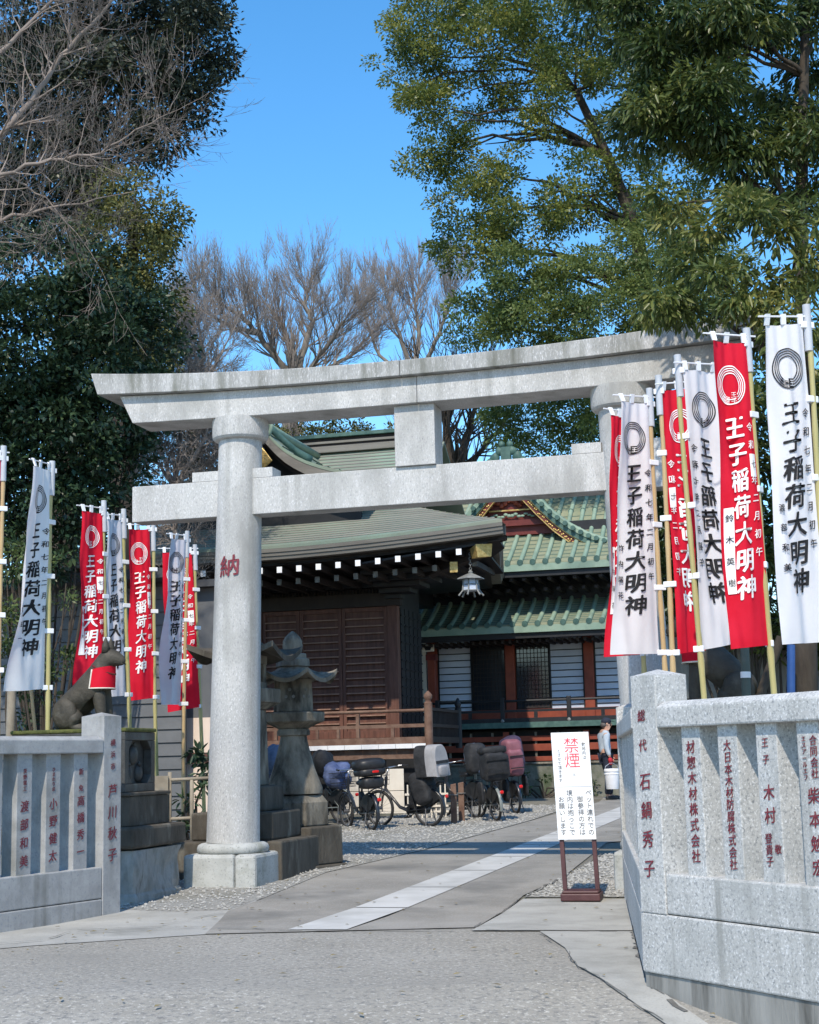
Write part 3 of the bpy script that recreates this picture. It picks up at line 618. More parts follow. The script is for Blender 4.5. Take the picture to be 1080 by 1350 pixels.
# front gable
GC, GV, GZ = -6.44, 11.95, 8.46
FD = [(0, 0.03), (.12, .14), (.33, .38), (.55, .58), (.76, .72), (1.0, .85), (1.3, .97), (1.7, 1.10), (2.2, 1.24)]
def fcurve(d, tab=FD):
    for (a, fa), (b, fb) in zip(tab[:-1], tab[1:]):
        if d <= b: return fa + (fb-fa)*(d-a)/(b-a)
    return tab[-1][1]
def gable_slope(sg, v0, v1, c, zt_, tab=FD, dmax=2.2):
    return lambda a, b: Vector((c + sg*dmax*a, v0 + (v1-v0)*b, zt_ - fcurve(dmax*a, tab)))
for sg in (1, -1): sput(MB().slab(gable_slope(sg, GV, 15.6, GC, GZ), 22, 10, (0, 0, -0.07)), 'gable_roof', M['copper'], hall, smooth=True, angle=40)
gs = MB()
for sg in (1, -1):
    f = gable_slope(sg, GV, 15.6, GC, GZ)
    for k in range(1, 9):
        p0, p1 = f(k/9, 0) + Vector((0, 0, .003)), f(k/9, 1) + Vector((0, 0, .003)); d = Vector((sg*.02, 0, -.012)); gs.add([p0, p1, p1 + d + Vector((0,0,.025)), p0 + d + Vector((0,0,.025))], [(0,1,2,3)])
sput(gs, 'roof_courses', M['dark_verdigris'], hall)
def barge(name, mt, off, th, v0, v1, c, zt_, tab, dmax, par):
    for sg in (1, -1):
        mb = MB(); n = 24
        for i in range(n+1):
            d = dmax*i/n; z = zt_ - fcurve(d, tab) - off; t = th*(1 + .25*i/n)
            mb.V += [(c + sg*d, v0, z), (c + sg*d, v0, z - t), (c + sg*d, v1, z - t), (c + sg*d, v1, z)]
        mb.F += [(i*4+j, (i+1)*4+j, (i+1)*4+(j+1) % 4, i*4+(j+1) % 4) for i in range(n) for j in range(4)] + [(0,1,2,3), (n*4+3, n*4+2, n*4+1, n*4)]
        sput(mb, name, mt, par)
barge('barge_board', M['copper_edge'], 0.072, 0.20, GV+0.01, GV+0.14, GC, GZ, FD, 2.2, hall)
barge('barge_board', M['dark_wood'], 0.10, 0.28, GV+0.16, GV+0.25, GC, GZ, FD, 2.1, hall)
mb = MB(); mb.prism([(GC-2.0, 12.5, 6.3), (GC+2.0, 12.5, 6.3), (GC+2.0, 12.5, 7.1), (GC+.9, 12.5, 7.5), (GC, 12.5, 8.25), (GC-.9, 12.5, 7.5), (GC-2.0, 12.5, 7.1)], (0, .1, 0)); sput(mb, 'gable_wall', M['black_wood'], hall)
mb = MB(); mb.prism([(GC-.22, 11.93, 7.72), (GC-.14, 11.93, 7.58), (GC, 11.93, 7.46), (GC+.16, 11.93, 7.56), (GC+.28, 11.93, 7.66), (GC+.12, 11.93, 7.88), (GC, 11.93, 8.02)], (0, .05, 0)); sput(mb, 'gilt_pendant', M['gold'], hall, bevel=0.015)
sput(MB().tube([(GC, GV-.06, GZ+.04), (GC, 13.5, GZ+.03), (GC, 15.8, GZ+.03)], [.10, .09, .09], 10), 'gable_ridge', M['verdigris'], hall, smooth=True)
mb = MB()
for sg in (-1, 1):
    pts = [(GC + sg*(.06 + .05*k + .10*math.sin(k*.9)), GV + .02, GZ + .10 - .075*k) for k in range(6)]; mb.tube(pts, [.06, .055, .05, .045, .04, .03], 8)
sput(mb, 'ridge_ornament', M['verdigris'], hall, smooth=True)
f = gable_slope(1, GV, 15.6, GC, GZ); mb = MB(); mb.tube([f(.02 + .30*k/8, .10 + .22*k/8) + Vector((0, 0, .07)) for k in range(9)], [.10, .09, .085, .08, .08, .08, .085, .10, .11], 9); sput(mb, 'descending_ridge', M['dark_verdigris'], hall, smooth=True)

# ---- iron lantern hanging from the eave
LP_ = S(-2.0, 11.78, 0); hl = thing('hanging_lantern', 'grey cast iron lantern hanging on a chain under the eave corner', 'lantern', Matrix.Translation((LP_.x, LP_.y, 4.62)))
mb = MB(); mb.lathe([(0.02, .50), (.05, .47), (.04, .44), (.10, .42), (.27, .345), (.275, .325), (.10, .33)], 6, phase=.2); mb.build('lantern_roof', M['iron'], hl)
mb = MB(); mb.lathe([(.13, .33), (.14, .30), (.155, .12), (.17, .10)], 6, phase=.2); cage = mb.build('glass_body', M['shoji'], hl)
mb = MB()
for k in range(6):
    a = .2 + k*math.pi/3; c, s_ = math.cos(a), math.sin(a); mb.tube([(.145*c, .145*s_, .33), (.17*c, .17*s_, .10), (.25*c, .25*s_, .0)], [.014, .016, .02], 6)
mb.torus(Matrix.Translation((0, 0, .10)), .172, .016, 6, 6); mb.torus(Matrix.Translation((0, 0, .22)), .152, .01, 6, 6); mb.build('frame', M['iron'], hl)
mb = MB()
for k in range(7): mb.torus(Matrix.Translation((0, 0, .53 + k*.05)) @ Matrix.Rotation(R(90), 4, 'X') @ Matrix.Rotation(R(90*(k % 2)), 4, 'Y'), .024, .007, 10, 5)
mb.build('chain', M['iron'], hl)

# ---- main sanctuary with verdigris tiled roofs
sanc = thing('main_sanctuary', 'vermilion shrine building with green ribbed copper tile roofs and white shutters', 'shrine', SM @ Matrix.Translation((-2.0, 20, gz(36))))
U0, U1 = -5.3, 1.2
sbox('stone_base', M['stone_wall'], sanc, U0, U1, 18.25, 24, 0.2, 1.30); sbox('base_coping', M['lantern_stone'], sanc, U0-.05, U1, 18.2, 18.6, 1.302, 1.35, bevel=.01)
sbox('under_floor', M['black_wood'], sanc, U0, U1, 18.75, 19, 1.35, 2.1)
for z0, z1 in ((1.84, 1.96), (1.61, 1.77), (1.37, 1.48)): sbox('skirt_board', M['orange'], sanc, U0, U1, 18.42, 18.47, z0, z1, bevel=.006)
for k in range(12): x = U0 + .15 + k*.52; sbox('short_post', M['lantern_stone'], sanc, x-.025, x+.025, 18.475, 18.53, 1.352, 2.05)
for x in (-4.6, -2.72, -.82, 1.1): sbox('skirt_post', M['orange'], sanc, x-.07, x+.07, 18.36, 18.415, 1.80, 2.06)
sbox('veranda_floor', M['black_wood'], sanc, U0, U1, 18.25, 19.6, 2.20, 2.30); sbox('floor_edge', M['dark_verdigris'], sanc, U0, U1, 18.22, 18.248, 2.15, 2.28)
sput(MB().rod((U0, 18.33, 2.78), (U1, 18.33, 2.78), .03, 8), 'top_rail', M['black_wood'], sanc)
sbox('middle_rail', M['black_wood'], sanc, U0, U1, 18.31, 18.35, 2.52, 2.575); sbox('bottom_rail', M['black_wood'], sanc, U0, U1, 18.30, 18.36, 2.302, 2.38)
for k in range(4):
    x = -4.35 + k*1.58; sbox('rail_post', M['black_wood'], sanc, x-.05, x+.05, 18.28, 18.38, 2.30, 2.86, bevel=.01); sput(MB().blob((x, 18.27, 2.31), (.045, .03, .05), 8, 6), 'knob', M['iron'], sanc, smooth=True)
    sbox('rail_strut', M['black_wood'], sanc, x+.75, x+.83, 18.305, 18.355, 2.382, 2.518)
VW = 19.6
sbox('body', M['black_wood'], sanc, U0+.3, U1, VW+.1, 24, 1.3, 7.2)
sbox('wall_base', M['orange'], sanc, U0+.3, U1, VW-.02, VW+.09, 2.302, 2.62)
for x in (-4.76, -2.80, -.86, 1.08): sbox('pillar', M['orange'], sanc, x-.12, x+.12, VW-.08, VW+.095, 2.30, 4.6, bevel=.02)
sbox('lintel', M['black_wood'], sanc, U0+.3, U1, VW-.12, VW+.09, 4.36, 4.62)
def shutter(a, b):
    mb = MB(); mb.box(a, b, VW+.04, VW+.08, 2.62, 4.34); p = sput(mb, 'white_shutter', M['shoji'], sanc); mb = MB()
    for k in range(10): z = 2.70 + k*.165; mb.box(a, b, VW+.02, VW+.039, z, z+.022)
    mb.box(a-.03, a, VW, VW+.08, 2.62, 4.36); mb.box(b, b+.03, VW, VW+.08, 2.62, 4.36); sput(mb, 'battens', M['black_wood'], p)
def lattice(a, b):
    p = sbox('window', M['glass'], sanc, a, b, VW+.06, VW+.085, 2.62, 4.34); mb = MB(); n = 9
    for k in range(n+1): x = a + (b-a)*k/n; mb.box(x-.007, x+.007, VW+.045, VW+.058, 2.64, 4.34)
    for k in range(16): z = 2.66 + k*.11; mb.box(a, b, VW+.03, VW+.044, z-.007, z+.007)
    sput(mb, 'lattice', M['dark_wood'], p)
shutter(-4.60, -3.80); lattice(-3.74, -2.95); lattice(-2.65, -1.86); shutter(-1.80, -1.02); shutter(-.7, .08); shutter(.15, .92)
sbox('cream_panel', M['cream_panel'], sanc, -5.08, -4.90, VW-.14, VW-.09, 2.3, 4.4)
sbox('outer_post', M['orange'], sanc, -4.72, -4.54, 18.9, 19.08, 2.3, 3.98, bevel=.015); sbox('post_capital', M['maroon'], sanc, -4.75, -4.5, 18.86, 19.12, 3.86, 4.0)
cm = MB(); cm.box(-4.80, -4.52, 18.74, 18.86, 4.06, 4.24); cam_ = sput(cm, 'lamp_housing', M['cream_panel'], sanc, bevel=.02); sput(MB().prism([(-4.76, 18.735, 4.19), (-4.56, 18.735, 4.19), (-4.60, 18.735, 4.09), (-4.72, 18.735, 4.09)], (0, .004, 0)), 'lens', M['black_plastic'], cam_)
def tile_roof(name, u0, u1, v0, z0, v1, z1, sag, pitch=.305, r=.058, rib=True, mt='tile_bed'):
    f = lambda a, b: Vector((u0 + (u1-u0)*a, v0 + (v1-v0)*b, z0 + (z1-z0)*b - sag*4*b*(1-b)*.5))
    p = sput(MB().slab(f, 2, 10, (0, 0, -.10)), name, M[mt], sanc, smooth=True, angle=40)
    mb = MB(); cap = MB(); cs = MB(); n = int((u1-u0)/pitch)
    for i in range(n+1):
        x = u0 + .05 + i*pitch; a = (x-u0)/(u1-u0)
        pts = [f(a, b/10) + Vector((0, 0, .02)) for b in range(11)]
        mb.tube(pts, r, 8, cap=False); e = pts[0]
        cap.tube([e + Vector((0, -.03, -.005)), e + Vector((0, .02, .0))], r*1.25, 10)
    for b in range(1, 12): 
        q = b/12; p0 = f(0, q); p1 = f(1, q); cs.add([p0 + Vector((0,-.012,.004)), p1 + Vector((0,-.012,.004)), p1 + Vector((0,0,.016)), p0 + Vector((0,0,.016))], [(0,1,2,3)])
    sput(cs, 'tile_courses', M['dark_verdigris'], p); sput(mb, 'ribs', M['verdigris'], p, smooth=True); sput(cap, 'rib_ends', M['dark_verdigris'], p, smooth=True, angle=50)
    sput(MB().box(u0, u1, v0-.012, v0+.04, z0-.19, z0-.03), 'eave_tiles', M['verdigris'], p); sput(MB().box(u0, u1, v0+.06, v0+.2, z0-.32, z0-.10), 'eave_board', M['black_wood'], p)
    return p
tile_roof('lower_roof', -5.25, 1.2, 18.25, 4.57, 19.75, 5.30, .10)
tile_roof('upper_roof', -5.6, 1.4, 18.15, 6.02, 20.5, 7.55, .16)
tile_roof('upper_roof', -5.6, 1.4, 20.5, 7.55, 23.0, 9.25, .12)
sbox('roof_core', M['black_wood'], sanc, -5.4, 1.2, 20.6, 23.4, 6.9, 7.4); sbox('upper_ridge', M['dark_verdigris'], sanc, -5.6, 1.4, 22.85, 23.2, 9.1, 9.4, bevel=.02)
for k in range(21):
    for (dv, dz) in ((.15, -.40), (.5, -.62)): x = -5.2 + k*.305 + (.15 if dv > .3 else 0); sbox('rafter', M['dark_wood'], sanc, x-.04, x+.04, 18.15+dv, 19.6, 6.02+dz, 6.09+dz)
for k in range(34): x = -5.1 + k*.18; sbox('rafter', M['dark_wood'], sanc, x-.03, x+.03, 18.5, 19.6, 4.16, 4.24)
# the ornate front gable
CG, ZG, VG = -2.62, 8.55, 19.05
FS = [(0, .03), (.3, .36), (.7, .82), (1.1, 1.24), (1.5, 1.56), (1.9, 1.80), (2.3, 1.96), (2.6, 2.04)]
for sg in (1, -1):
    f = gable_slope(sg, VG, 22.5, CG, ZG, FS, 2.6)
    sput(MB().slab(f, 24, 8, (0, 0, -.08)), 'gable_roof', M['verdigris'], sanc, smooth=True, angle=40)
    mb = MB()
    for j, vo in enumerate((.1, .42, .74, 1.06, 1.4, 1.75, 2.1)):
        mb.tube([f(i/24, vo/3.45) + Vector((0, 0, .03)) for i in range(25)], .062, 8)
    sput(mb, 'ribs', M['verdigris'], sanc, smooth=True); mb = MB()
    for i in range(14):
        p = f((i+.6)/14, 0) + Vector((0, -.05, -.015)); mb.lathe([(.06, -.045), (.06, .045)], 10, p)
        mb.V[-20:] = [tuple(Vector(p) + Vector((v[0]-p.x, (v[2]-p.z), (v[1]-p.y)))) for v in mb.V[-20:]]
    sput(mb, 'rib_ends', M['dark_verdigris'], sanc, smooth=True, angle=50)
barge('gable_edge', M['dark_verdigris'], .082, .12, VG+.02, VG+.25, CG, ZG, FS, 2.55, sanc)
barge('barge_board', M['gold'], .21, .035, VG+.07, VG+.16, CG, ZG, FS, 2.45, sanc); barge('barge_board', M['maroon'], .247, .15, VG+.09, VG+.18, CG, ZG, FS, 2.4, sanc); barge('barge_board', M['gold'], .40, .03, VG+.08, VG+.17, CG, ZG, FS, 2.3, sanc)
r1 = random.Random(5)
for sg in (1, -1):
    mb = MB()
    for i in range(46):
        d = .5 + 1.75*i/46; z = ZG - fcurve(d, FS) - .325 - .02*i/46; mb.blob((CG + sg*d, VG+.085, z + r1.uniform(-.035, .035)), (.028, .014, .026), 6, 4)
    sput(mb, 'gilt_scroll', M['gold'], sanc, smooth=True)
mb = MB(); mb.prism([(CG-1.9, 19.5, 6.9), (CG+1.9, 19.5, 6.9), (CG+1.4, 19.5, 6.98), (CG, 19.5, 8.4), (CG-1.4, 19.5, 6.98)], (0, .1, 0)); sput(mb, 'gable_wall', M['maroon'], sanc)
sbox('gable_beam', M['gold'], sanc, CG-.55, CG+.55, 19.42, 19.46, 7.50, 7.535); sbox('gable_beam', M['maroon'], sanc, CG-1.25, CG+1.25, 19.38, 19.48, 7.12, 7.26)
mb = MB()
for sg in (1, -1):
    for k in range(7): mb.blob((CG + sg*(.04 + .085*k), 19.40, 7.375 + .035*math.sin(k*1.9)), (.06, .03, .045 - .004*k), 8, 5)
sput(mb, 'carved_panel', M['verdigris'], sanc, smooth=True); mb = MB()
for sg in (1, -1):
    for k in range(6): mb.blob((CG + sg*(.05 + .09*k), 19.42, 7.72 + .06*math.cos(k*1.7) - .01*k), (.07, .03, .08 - .006*k), 8, 5)
sput(mb, 'carved_panel', M['orange'], sanc, smooth=True)
sbox('ridge_base', M['dark_verdigris'], sanc, U0-.3, U1, 19.74, 19.95, 6.98, 7.10)
mb = MB(); mb.box(CG-.12, CG+.12, VG-.05, VG+.12, 8.5, 9.05)
for sg in (1, -1):
    for (x, z, r_) in ((.16, 8.95, .12), (.28, 8.80, .13), (.40, 8.68, .11), (.10, 9.12, .09)): mb.blob((CG + sg*x, VG+.03, z), (r_, .08, r_), 10, 6, jit=.3, seed=x*9)
sput(mb, 'ridge_ornament', M['dark_verdigris'], sanc, smooth=True, angle=50)
sput(MB().tube([(CG, VG, ZG+.06), (CG, 22.5, ZG+.06)], .16, 10), 'gable_ridge', M['dark_verdigris'], sanc, smooth=True, angle=50)

# ---- low houses on the left
hs_ = thing('grey_house', 'low house with dark grey horizontal siding behind the banners', 'house', SM @ Matrix.Translation((-9, 6.1, gz(24))))
mb = MB(); mb.hexa([(-13.5,6.12,0),(-5.62,6.12,0),(-6.6,8.0,0),(-13.5,8.0,0)],[(-13.5,6.12,4.5),(-5.62,6.12,4.5),(-6.6,8.0,4.5),(-13.5,8.0,4.5)]); sput(mb, 'wall', M['siding_dark'], hs_)
z = .35
mb = MB()
while z < 4.4: mb.hexa([(-13.5, 6.075, z), (-5.6, 6.075, z), (-5.6, 6.12, z), (-13.5, 6.12, z)], [(-13.5, 6.10, z+.205), (-5.6, 6.10, z+.205), (-5.6, 6.12, z+.205), (-13.5, 6.12, z+.205)]); z += .215
sput(mb, 'siding', M['siding'], hs_); sbox('corner_trim', M['siding_dark'], hs_, -5.64, -5.57, 6.05, 6.11, .2, 4.4)
sput(MB().hexa([(-13.8,5.5,4.502),(-5.45,5.5,4.502),(-6.5,8.2,4.502),(-13.8,8.2,4.502)],[(-13.8,5.5,4.66),(-5.45,5.5,4.66),(-6.5,8.2,4.66),(-13.8,8.2,4.66)]), 'roof', M['siding_dark'], hs_)
cw = thing('plaster_annexe', 'cream plastered annexe wall with a brown timber band behind the gate pillar', 'house', SM @ Matrix.Translation((-5.2, 6.4, gz(25))))
def slant(z0, z1, e=0): return MB().hexa([(-5.80,6.4-e,z0),(-4.75+e,6.4-e,z0),(-5.75+e,8.6,z0),(-6.75,8.6,z0)], [(-5.80,6.4-e,z1),(-4.75+e,6.4-e,z1),(-5.75+e,8.6,z1),(-6.75,8.6,z1)])
sput(slant(0, 2.25), 'wall', M['cream'], cw); sput(slant(2.252, 4.4), 'upper_wall', M['siding'], cw); sput(slant(1.50, 1.68, .03), 'timber_band', M['band_brown'], cw); sput(slant(4.402, 4.52, .2), 'roof', M['siding_dark'], cw)
# ------------------------------------------------------------------ banners
def banner(label, colour, pole_px, Dp, quad, dD, mirrored=False, plate=None, name=None, top_w=None, bamboo='bamboo', text=True, wob=0.0):
    """pole_px: photo positions of the pole's top and of a lower point; quad: corners TL, TR, BR, BL of the hanging cloth; dD: depth of the free edge against the pole"""
    pt = at(*pole_px[0], Dp); pb = at(*pole_px[1], Dp)
    g = gz(Dp); pb = pt + (pb - pt) * ((g - 0.1 - pt.z)/(pb.z - pt.z)); base = pb + (pt - pb)*((0.1)/(pt.z - pb.z))
    t = thing('festival_banner', label, 'banner', Matrix.Translation(base), 'festival banners on bamboo poles')
    DL, DR = (Dp + dD, Dp - .03) if not mirrored else (Dp - .03, Dp + dD)
    TL, TR, BR, BL = at(*quad[0], DL), at(*quad[1], DR), at(*quad[2], DR), at(*quad[3], DL)
    sd = rng.uniform(0, 9)
    nrm = (TR - TL).cross(BL - TL).normalized()
    if nrm.y > 0: nrm = -nrm
    fo = -1 if mirrored else 1
    def cl(a, b):
        p = TL.lerp(TR, a).lerp(BL.lerp(BR, a), b)
        e = (1 - a) if not mirrored else a                      # distance from the pole
        k = 0.034*math.sin(a*5.5 + b*4 + sd)*(.25 + e) + 0.020*math.sin(a*10 - b*9 + sd*2)*min(1, b*4)*(.4 + e) + 0.008*math.sin(a*21 + sd + b*2.5)*(1 - .5*b) 
        return p + nrm*k + (TR - TL).normalized()*(-fo)*e*0.022*math.sin(b*6.5 + sd)*math.sin(math.pi*b)
    W, H = 0.46, 2.66
    mb = MB(); mb.grid(lambda a, b: cl(a, b), 28, 72)
    cm = {'red': 'red_cloth', 'white': 'white_cloth', 'blue': 'bluewhite_cloth'}[colour]
    cloth = mb.build('cloth', M[cm], t, smooth=True, world=True)
    ink = M['white_ink'] if colour == 'red' else M['black_ink']
    if text:
        off = nrm*0.009
        def f(x, y):
            a = x/W; a = 1 - a if mirrored else a
            return cl(a, -y/H) + off
        def f2(x, y):
            a = x/W; a = 1 - a if mirrored else a
            return cl(a, -y/H) + off*1.9
        mb = MB(); letters(mb, '王子稲荷大明神', f, .225, -.76, .212, .232, bold=.030, slant=.08, nv=nrm)
        mb.build('title_lettering', ink, cloth, world=True)
        mb = MB(); letters(mb, '令和七年二月初午', f, .395, -.76, .085, .156, bold=.016, slant=.08, nv=nrm)
        if colour == 'red': mb.V, mb.F = [], []; letters(mb, '令和 年二月初午', f, .395, -.76, .085, .156, bold=.016, slant=.08, nv=nrm)
        mb.build('date_lettering', ink, cloth, world=True)
        if colour == 'red':
            pm = MB(); pm.grid(lambda a, b: f(.352 + .086*a, -1.0 - .20*b), 3, 6); pl = pm.build('white_patch', M['white_ink'], cloth, world=True)
            letters(MB(), '七', f2, .395, -1.09, .075, .1).build('lettering', M['black_ink'], pl, world=True)
        if name:
            nm = MB(); y0 = -1.55
            if colour == 'red':
                pm = MB(); pm.grid(lambda a, b: f(.035 + .085*a, y0 + .09 - .74*b), 3, 14); pl = pm.build('white_patch', M['white_ink'], cloth, world=True)
                letters(nm, name, f2, .078, y0, .07, .185).build('lettering', M['black_ink'], pl, world=True)
            else: letters(nm, name, f2, .07, y0, .068, .165, bold=.022, nv=nrm).build('name_lettering', M['black_ink'], cloth, world=True)
        em = MB(); cy = -.38; cx = .225
        def ann(r0_, r1_, a0=0, a1=360, n=44):
            k = len(em.V)
            for i in range(n+1):
                an = R(a0 + (a1-a0)*i/n)
                for r_ in (r0_, r1_): em.V.append(tuple(f(cx + .82*r_*math.cos(an), cy + .86*r_*math.sin(an))))
            em.F += [(k+2*i, k+2*i+1, k+2*i+3, k+2*i+2) for i in range(n)]
        ann(.192, .205); ann(.168, .179, -65, 245); ann(.145, .155, -60, 240); ann(.118, .130, -55, 235); ann(.205 - .06, .205 - .049, 250, 290, 10)
        for k in range(5): ann(.125 + .014*k, .132 + .014*k, 225, 262, 8)
        em.add([f(cx-.01, cy-.085), f(cx+.058, cy-.085), f(cx+.058, cy-.165), f(cx-.01, cy-.165)], [(0,1,2,3)]) if colour != 'red' else letters(em, '王子', f, cx+.022, cy-.09, .055, .055, bold=.02)
        if colour != 'red': 
            em2 = MB(); letters(em2, '王', f2, cx+.024, cy-.125, .06, .07, bold=.015)
        e_ = em.build('emblem', ink, cloth, world=True)
        if colour != 'red': em2.build('emblem_lettering', M['white_ink'], e_, world=True)
    # bamboo pole with its nodes and grey pipe top
    pts, rr = [], []; n = 44
    for i in range(n+1):
        k = i/n; p = pb.lerp(pt, k); pts.append(p + Vector((math.sin(k*5 + sd)*.012, 0, 0))); rr.append((.031 - .010*k)*(1.16 if i % 5 == 0 else 1))
    pole = MB().tube(pts, rr, 10).build('pole', M[bamboo], t, smooth=True, world=True)
    ax = (pt - pb).normalized()
    MB().rod(pt - ax*.40, pt + ax*.0, .034, 12).build('pole_cap', M['grey_plastic'], pole, smooth=True, angle=50, world=True)
    free = TL if not mirrored else TR; near = TR if not mirrored else TL
    ptop = pt - ax*.10
    up = Vector((0, 0, .07)); fb = free + up; nb = near + up; d = (fb - nb); d = d.normalized()
    bar = MB().rod(nb - d*.10, fb + d*.07, .008, 6).build('crossbar', M['white_plastic'], t, world=True)
    for k in (.06, .48, .94):
        a = k; p = cl(a, 0); q = TL.lerp(TR, a) + up + Vector((0, 0, .02)); w_ = (TR - TL).normalized()*.022
        MB().hexa([p - w_ - nrm*.006, p + w_ - nrm*.006, p + w_ + nrm*.010, p - w_ + nrm*.010], [q - w_ - nrm*.012, q + w_ - nrm*.012, q + w_ + nrm*.012, q - w_ + nrm*.012]).build('hanging_loop', M['white_plastic'], bar, world=True)
    for k in (.0, .24, .49, .74, .995):
        c = cl(1 if not mirrored else 0, k); z = c.z; tt = (z - pb.z)/(pt.z - pb.z); pc = pb.lerp(pt, min(1, tt)); o = (pc - c); o.z = 0
        o = o.normalized() if o.length > 1e-4 else Vector((1, 0, 0)); sN = Vector((-o.y, o.x, 0))*.036; hz = Vector((0, 0, .028)); a0 = c - o*.02; a1 = pc + o*.045
        MB().hexa([a0 - sN*.3 - hz, a0 + sN*.3 - hz, a1 + sN - hz, a1 - sN - hz], [a0 - sN*.3 + hz, a0 + sN*.3 + hz, a1 + sN + hz, a1 - sN + hz]).build('tie', M['white_plastic'], t, bevel=.006, world=True)
    return t
banner('white banner at the right edge of the picture, highest of the right-hand banners', 'white', ((1063, 402), (1094, 905)), 12.3, ((1010, 428), (1058, 428), (1092, 846), (1030, 850)), -.15, name='渡部和美')
banner('large red banner with full crest and white name strip, second from the right', 'red', ((984, 433), (1021, 905)), 13.0, ((937, 450), (983, 453), (1019, 850), (964, 856)), -.12, name='鈴木英樹', bamboo='bamboo')
banner('white banner seen from its back, half hidden by the large red banner', 'white', ((893, 468), (927, 920)), 13.7, ((900, 488), (944, 490), (972, 848), (927, 857)), .18, mirrored=True)
banner('red banner seen from its back, between two white banners on the right', 'red', ((868, 495), (888, 885)), 14.5, ((874, 515), (911, 512), (925, 858), (894, 862)), .2, mirrored=True, bamboo='bamboo_tan')
banner('white banner hanging in front of the right gate pillar', 'white', ((856, 512), (877, 880)), 15.2, ((816, 530), (854, 532), (870, 862), (809, 863)), -.2, name='竹内瑞花', bamboo='bamboo_tan')
banner('red banner peeping out from behind the white banner at the right gate pillar', 'red', ((836, 535), (849, 885)), 15.7, ((803, 548), (833, 552), (846, 863), (802, 866)), -.2, name='竹内瑞花')
banner('white banner behind the left granite fence, tallest on the left', 'white', ((69, 608), (62, 965)), 17.0, ((42, 614), (66, 620), (58, 908), (12, 912)), -.55, name='小林正一')
banner('red banner behind the fox statue, leftmost of the red ones', 'red', ((137, 660), (141, 960)), 18.8, ((107, 674), (135, 677), (138, 902), (100, 904)), -.3, name='高島大')
banner('white banner between two red banners by the fox head', 'blue', ((163, 671), (171, 965)), 20.0, ((139, 685), (160, 686), (166, 917), (140, 919)), -.3)
banner('red banner just right of the fox head', 'red', ((202, 690), (207, 1030)), 21.4, ((169, 698), (197, 698), (204, 920), (171, 924)), -.2)
banner('narrow bluish white banner nearest the left gate pillar', 'blue', ((247, 700), (242, 1045)), 22.4, ((224, 710), (245, 712), (238, 929), (211, 929)), -.3, bamboo='bamboo_tan')
banner('red banner mostly hidden behind the bluish white banner', 'red', ((257, 718), (266, 1000)), 23.2, ((214, 729), (253, 729), (264, 932), (222, 939)), -.15)
banner('red banner cut off by the left picture edge', 'red', ((5, 588), (-2, 965)), 16.6, ((-52, 600), (1, 604), (-6, 885), (-60, 890)), -.3, bamboo='bamboo_tan')

# ------------------------------------------------------------------ organic bodies
def skin_mesh(V, E, Rr, name, mt, parent=None, sub=2, root=0):
    me = bpy.data.meshes.new(name); me.from_pydata(V, E, []); o = bpy.data.objects.new(name, me); COL.objects.link(o)
    md = o.modifiers.new('skin', 'SKIN'); md.use_smooth_shade = True
    for i, r_ in enumerate(Rr): me.skin_vertices[0].data[i].radius = (r_, r_) if not isinstance(r_, tuple) else r_
    me.skin_vertices[0].data[root].use_root = True
    ss = o.modifiers.new('sub', 'SUBSURF'); ss.levels = sub; ss.render_levels = sub
    dg = bpy.context.evaluated_depsgraph_get(); nm = bpy.data.meshes.new_from_object(o.evaluated_get(dg)); nm.name = name
    bpy.data.objects.remove(o); bpy.data.meshes.remove(me)
    nm.materials.clear(); nm.materials.append(mt); nm.polygons.foreach_set('use_smooth', [True]*len(nm.polygons))
    ob = bpy.data.objects.new(name, nm); COL.objects.link(ob)
    if parent is not None: ob.parent = parent
    return ob
def merge_into(ob, mb):
    bm = bmesh.new(); bm.from_mesh(ob.data); vs = [bm.verts.new(v) for v in mb.V]
    for f in mb.F:
        try: fc = bm.faces.new([vs[i] for i in f]); fc.smooth = True
        except ValueError: pass
    bm.to_mesh(ob.data); bm.free()
